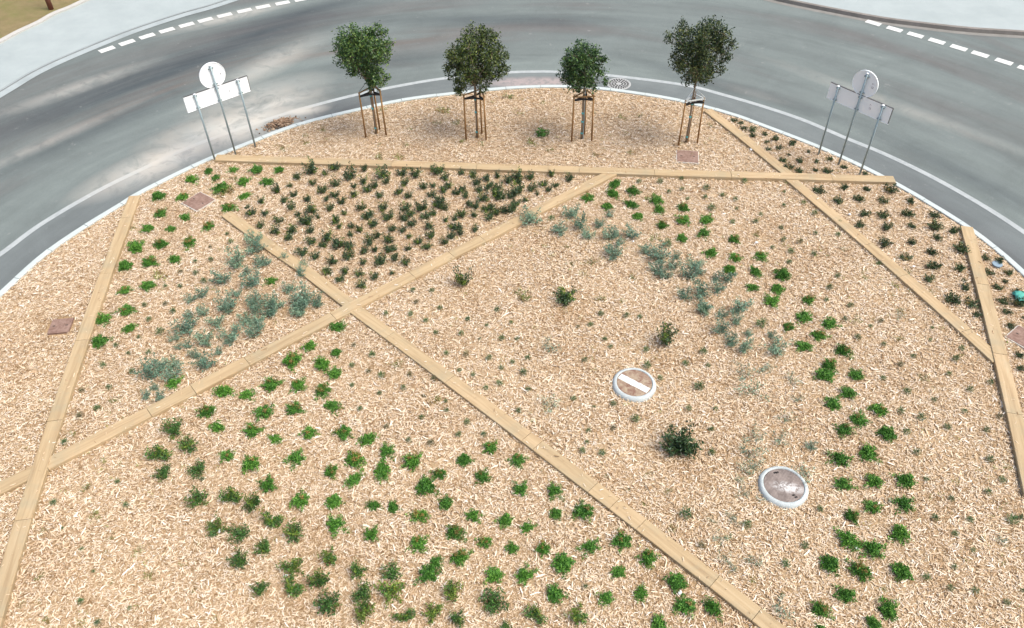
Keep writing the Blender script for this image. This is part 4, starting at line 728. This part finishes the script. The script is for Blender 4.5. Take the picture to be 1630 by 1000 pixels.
W_ = [leafy(800+k, 'weed', [M_wd, M_rust], 8, .3, .11, 20, .2, (.1, .7), .5, mix2=.1) for k in range(5)]
G_ = leafy(880, 'weed', [M_wdg, M_wdg], 12, .5, .13, 26, .16, (.3, 1.2), .5)
S_ = [leafy(900, 'specimen_shrub', [M_dk, M_ol], 13, 1.25, .11, 44, .085, (.8, 1.45), .42, mix2=.25), leafy(901, 'specimen_shrub', [M_dk, M_ol], 18, .62, .10, 56, .12, (.3, 1.35), .48, mix2=.25),
      leafy(902, 'specimen_shrub', [M_dk, M_ol], 14, 1.35, .11, 48, .085, (.9, 1.45), .42, mix2=.3), leafy(903, 'specimen_shrub', [M_dk, M_dk], 24, .72, .095, 75, .11, (.3, 1.35), .5)]

LM = [('the banded manhole', PTS['mh1']), ('the bandless manhole', PTS['mh2']), ('the central timber crossing', (-2.84, 12.2)), ('the framed left hatch', np.mean(SLABS[0], 0)), ('the small left hatch', np.mean(SLABS[1], 0)),
      ('the leftmost tree', TREES[0]), ('the olive tree', TREES[1]), ('the smallest tree', TREES[2]), ('the tallest tree', TREES[3]), ('the left sign', SIGNS[1]), ('the right sign', SIGNS[4]), ('the blue cap', PTS['cap']),
      ('the spiky lone shrub', PL_S[0]), ('the black lone shrub', PL_S[1]), ('the rounded lone shrub', PL_S[2]), ('the smallest lone shrub', PL_S[3]), ('the brown hatch', np.mean(SLABS[2], 0)), ('the teal cloth', PTS['bag']),
      ('the free timber end', TIMBER['T3a'][0]), ('the lower left timber crossing', TIMBER['T2'][-2]), ('the upper right timber crossing', (6.55, 16.75)), ('the right timber junction', TIMBER['T4b'][-1]),
      ('the back timber junction', TIMBER['T2'][0]), ('the far left timber end', TIMBER['T1'][0]), ('the far right timber end', TIMBER['T6'][0]), ('the short timber end', TIMBER['T4a'][0]),
      ('the bottom timber joint', TIMBER['T3b'][8]), ('the middle timber joint', TIMBER['T3b'][3]), ('the lower timber joint', TIMBER['T3b'][5]), ('the bottom left timber joint', TIMBER['T1'][5])]
def shot(x, y):                       # where a spot on the ground shows in the photograph, for the wording of labels only
    v = Vector((x, y, 0))-Vector((0, 0, CAMH)); return 815+FPX*v.dot(r_)/v.dot(fw), 500-FPX*v.dot(u_)/v.dot(fw)
LMP = [(nm, shot(p[0], p[1])) for nm, p in LM]
SECT = ['right of', 'above right of', 'above', 'above left of', 'left of', 'below left of', 'below', 'below right of']
ORDW = 'nearest|second nearest|third nearest|fourth nearest|fifth nearest|sixth nearest|seventh nearest|eighth nearest|ninth nearest|tenth nearest|eleventh nearest|twelfth nearest|thirteenth nearest|fourteenth nearest|fifteenth nearest|sixteenth nearest|seventeenth nearest|eighteenth nearest|nineteenth nearest|twentieth nearest'.split('|')
def ranks(PL):
    """for every plant its best landmark, direction from it and rank among its kind in that direction"""
    P = [shot(p[0], p[1]) for p in PL]; best = [None]*len(P)
    for nm, q in LMP:
        sec = {}
        for i, p in enumerate(P):
            d = math.hypot(p[0]-q[0], p[1]-q[1]); s = int(round(math.degrees(math.atan2(q[1]-p[1], p[0]-q[0]))/45)) % 8; sec.setdefault(s, []).append((d, i))
        for s, L in sec.items():
            for k, (d, i) in enumerate(sorted(L)):
                if k >= len(ORDW): break
                c = (k*40+d, '%s %s %s' % (ORDW[k], SECT[s], nm))
                if best[i] is None or c < best[i]: best[i] = c
    for i, p in enumerate(P):
        if best[i] is None:
            nm, q = min(LMP, key=lambda t: math.hypot(t[1][0]-p[0], t[1][1]-p[1])); s = int(round(math.degrees(math.atan2(q[1]-p[1], p[0]-q[0]))/45)) % 8
            best[i] = (0, 'farther out %s %s' % (SECT[s], nm))
    return [b_[1] for b_ in best]
def plant_all(PL, name, meshes, desc, cat, group, pick=None, sc=1.0, zs=(.85, 1.15), sx=(.9, 1.12)):
    rk_ = ranks(PL)
    for i, (x, y, wd) in enumerate(PL):
        r = random.Random(i*7+len(PL)); me = meshes[pick(i, r, x, y)] if pick else meshes[r.randrange(len(meshes))]
        o = link(name, me, loc=(x, y, -.005), rot=(0, 0, r.random()*6.28)); k = wd*sc
        o.scale = (k*r.uniform(*sx), k*r.uniform(*sx), k*r.uniform(*zs))
        tag(o, (desc(i, wd, me) if callable(desc) else desc)+', '+rk_[i], cat, group)
def dj(i, wd, me): return ('small' if wd < .27 else ('wide' if wd > .36 else 'medium'))+' bright green juniper'
plant_all(PL_J, 'juniper', J, dj, 'juniper', 'low bright green junipers planted in rows', sc=1.42)
plant_all(PL_D, 'evergreen_shrub', D_, lambda i, w_, m: ('tiny' if w_ < .17 else 'small')+' dark evergreen shrub', 'shrub', 'small dark shrubs filling the upper left triangle bed', sc=1.45)
plant_all(PL_R, 'low_shrub', R_, lambda i, w_, m: ('tiny' if w_ < .17 else 'low')+' dull dark shrub', 'shrub', 'low dull shrubs along the right kerb', sc=1.25)
def pb(i, r, x, y):
    return 5+i % 3 if i in (8, 14, 15, 21, 22, 25, 27, 32) else i % 5
plant_all(PL_B, 'bushy_shrub', B1+B2, lambda i, w_, m: ('yellowish' if m in B2 else 'dark green')+' dense shrub', 'shrub', 'dense shrubs in the lower left bed', pick=pb, sc=1.22)
plant_all(PL_U, 'blue_grey_shrub', U_, 'airy blue grey shrub', 'shrub', 'airy blue grey shrubs in two drifts', sc=1.4, zs=(.75, 1.1))
plant_all(PL_F, 'faded_shrub', F_, 'thin faded grey shrub', 'shrub', 'thin faded shrubs among the chips', sc=1.6)
plant_all(PL_T, 'grass_tuft', T_, 'tiny grey green tuft', 'tuft', 'tiny grey green tufts dotted over the chips', sc=1.22)
g0 = max(range(len(PL_W)), key=lambda i: PL_W[i][2] if 16 < PL_W[i][1] < 19.5 and 0 < PL_W[i][0] < 2 else 0)
plant_all([p for i, p in enumerate(PL_W) if i != g0], 'weed', W_, 'flat yellowish weed', 'weed', 'small weeds sprouting through the chips', sc=1.5)
x, y, wd = PL_W[g0]
o = link('weed', G_, loc=(x, y, 0)); o.scale = (.42, .42, .5); tag(o, 'bright green weed clump in the chips between the middle two trees', 'weed')
SLAB_ = ['tall open dark shrub with spiky upright shoots in the chips right of centre', 'low leafless-edged dark shrub with olive leaves right of the timber crossing', 'upright dark shrub nearest the timber crossing', 'broad very dark shrub left of the bandless manhole']
SP = [(x, y) for x, y, w_ in PL_S]
KIND = {0: (2, 'upright dark shrub with spiky shoots behind the banded manhole', .46, 1.0), 1: (3, 'broad very dark shrub between the two round manholes', .66, .62),
        2: (1, 'round dark shrub with brown bare soil under it, between crossing and manhole', .52, .55), 3: (0, 'small upright dark shrub nearest the timber crossing', .44, 1.0)}
for i, (x, y, wd) in enumerate(PL_S):
    mi, lab, w_, zz = KIND[i]
    o = link('specimen_shrub', S_[mi], loc=(x, y, 0), rot=(0, 0, i*1.3)); o.scale = (w_, w_, w_*1.05); tag(o, lab, 'shrub', 'four larger dark shrubs standing alone')

# ---------------------------------------------------------------- small things
x, y = PTS['debris']; r = random.Random(5)
mb = MB()
for k in range(900):
    a = r.random()*6.28; q = abs(r.gauss(0, .45)); px, py = q*math.cos(a)*.52, q*math.sin(a)*.28
    h = max(0, .10*(1-q*q)); s = r.uniform(.012, .042); mb.box((px, py, h*r.random()+.01), (s*1.6, s, s*.5), 0, r.choice((0, 0, 0, 1, 2, 2)), (r.uniform(-.5, .5), r.uniform(-.5, .5), r.random()*6))
o = mb.build('debris_heap', [plain('brown_debris', (.25, .16, .10), .9), plain('tan_debris', (.34, .25, .17), .9), plain('dark_debris', (.10, .065, .04), .9)], loc=(x, y, ZR), rot=(0, 0, R(32)))
tag(o, 'heap of brown bark debris and soil on the asphalt against the kerb', 'debris')
t = empty('pipe_cap', (*PTS['cap'], 0)); tag(t, 'small round blue grey plastic cap in the chips by the right kerb', 'cap')
mb = MB(); mb.tube([(0, 0, -.05), (0, 0, .035)], .085, 24); mb.build('pipe', M_cap, t, smooth=False)
mb = MB(); mb.tube([(0, 0, .035), (0, 0, .055)], .105, 24); mb.build('lid', M_cap, t)
bx_, by_ = PTS['bag']; V = []; F = []
for i in range(9):
    for j in range(7): V.append((i*.055-.22, j*.05-.15, .05+.06*math.sin(i*1.3+j)*math.cos(j*1.1+i*.4)+.04*r.random()))
for i in range(8):
    for j in range(6): F.append((i*7+j, i*7+7+j, i*7+8+j, i*7+j+1))
o = link('cloth', mesh('cloth', V, F, M_teal, smooth=True), loc=(bx_, by_, .02)); sm = o.modifiers.new('thick', 'SOLIDIFY'); sm.thickness = .012
tag(o, 'crumpled teal green cloth at the right edge of the photo', 'cloth')
t = empty('bollard', (*PTS['post'], -.05)); tag(t, 'reddish brown post standing in the dry grass at the top left corner', 'post')
mb = MB(); mb.tube([(0, 0, -.1), (0, 0, 1.5)], .085, 12); mb.build('post_shaft', M_brown, t, smooth=True)
mb = MB(); mb.tube([(0, 0, 1.5), (0, 0, 1.53), (0, 0, 1.56)], [.095, .095, .03], 12); mb.build('post_cap', M_brown, t)
SD = ['white scrap in the chips beside the right juniper row', 'white stone among the upper junipers', 'white stone by the small blue shrubs', 'pale stone heap in the right kerb bed', 'white stone beside an olive shrub', 'white stone on a dark shrub in the lower left',
      'white stone between two junipers at lower right', 'white stone between two junipers near the bottom timber', 'pale stone beside the right diagonal timber', 'pale stone in the open chips above the right junipers']
for k, ((x, y), lab) in enumerate(zip(STONES, SD)):
    rr2 = random.Random(k+77); bm = MB(); n = 8; V = []
    for a in range(4):
        for b in range(n):
            th = math.pi*(a+.5)/4; ph = 2*math.pi*b/n; q = rr2.uniform(.75, 1.15); V.append((math.sin(th)*math.cos(ph)*q, math.sin(th)*math.sin(ph)*q*.7, math.cos(th)*.45*q))
    F = [(a*n+b, a*n+(b+1) % n, (a+1)*n+(b+1) % n, (a+1)*n+b) for a in range(3) for b in range(n)]+[tuple(range(n))[::-1], tuple(3*n+b for b in range(n))]
    bm.add(V, F); o = bm.build('stone', M_stone, loc=(x, y, .035), rot=(0, 0, rr2.random()*6)); s = rr2.uniform(.03, .05); o.scale = (s, s, s); tag(o, lab, 'stone', 'pale stones lying on the chips')
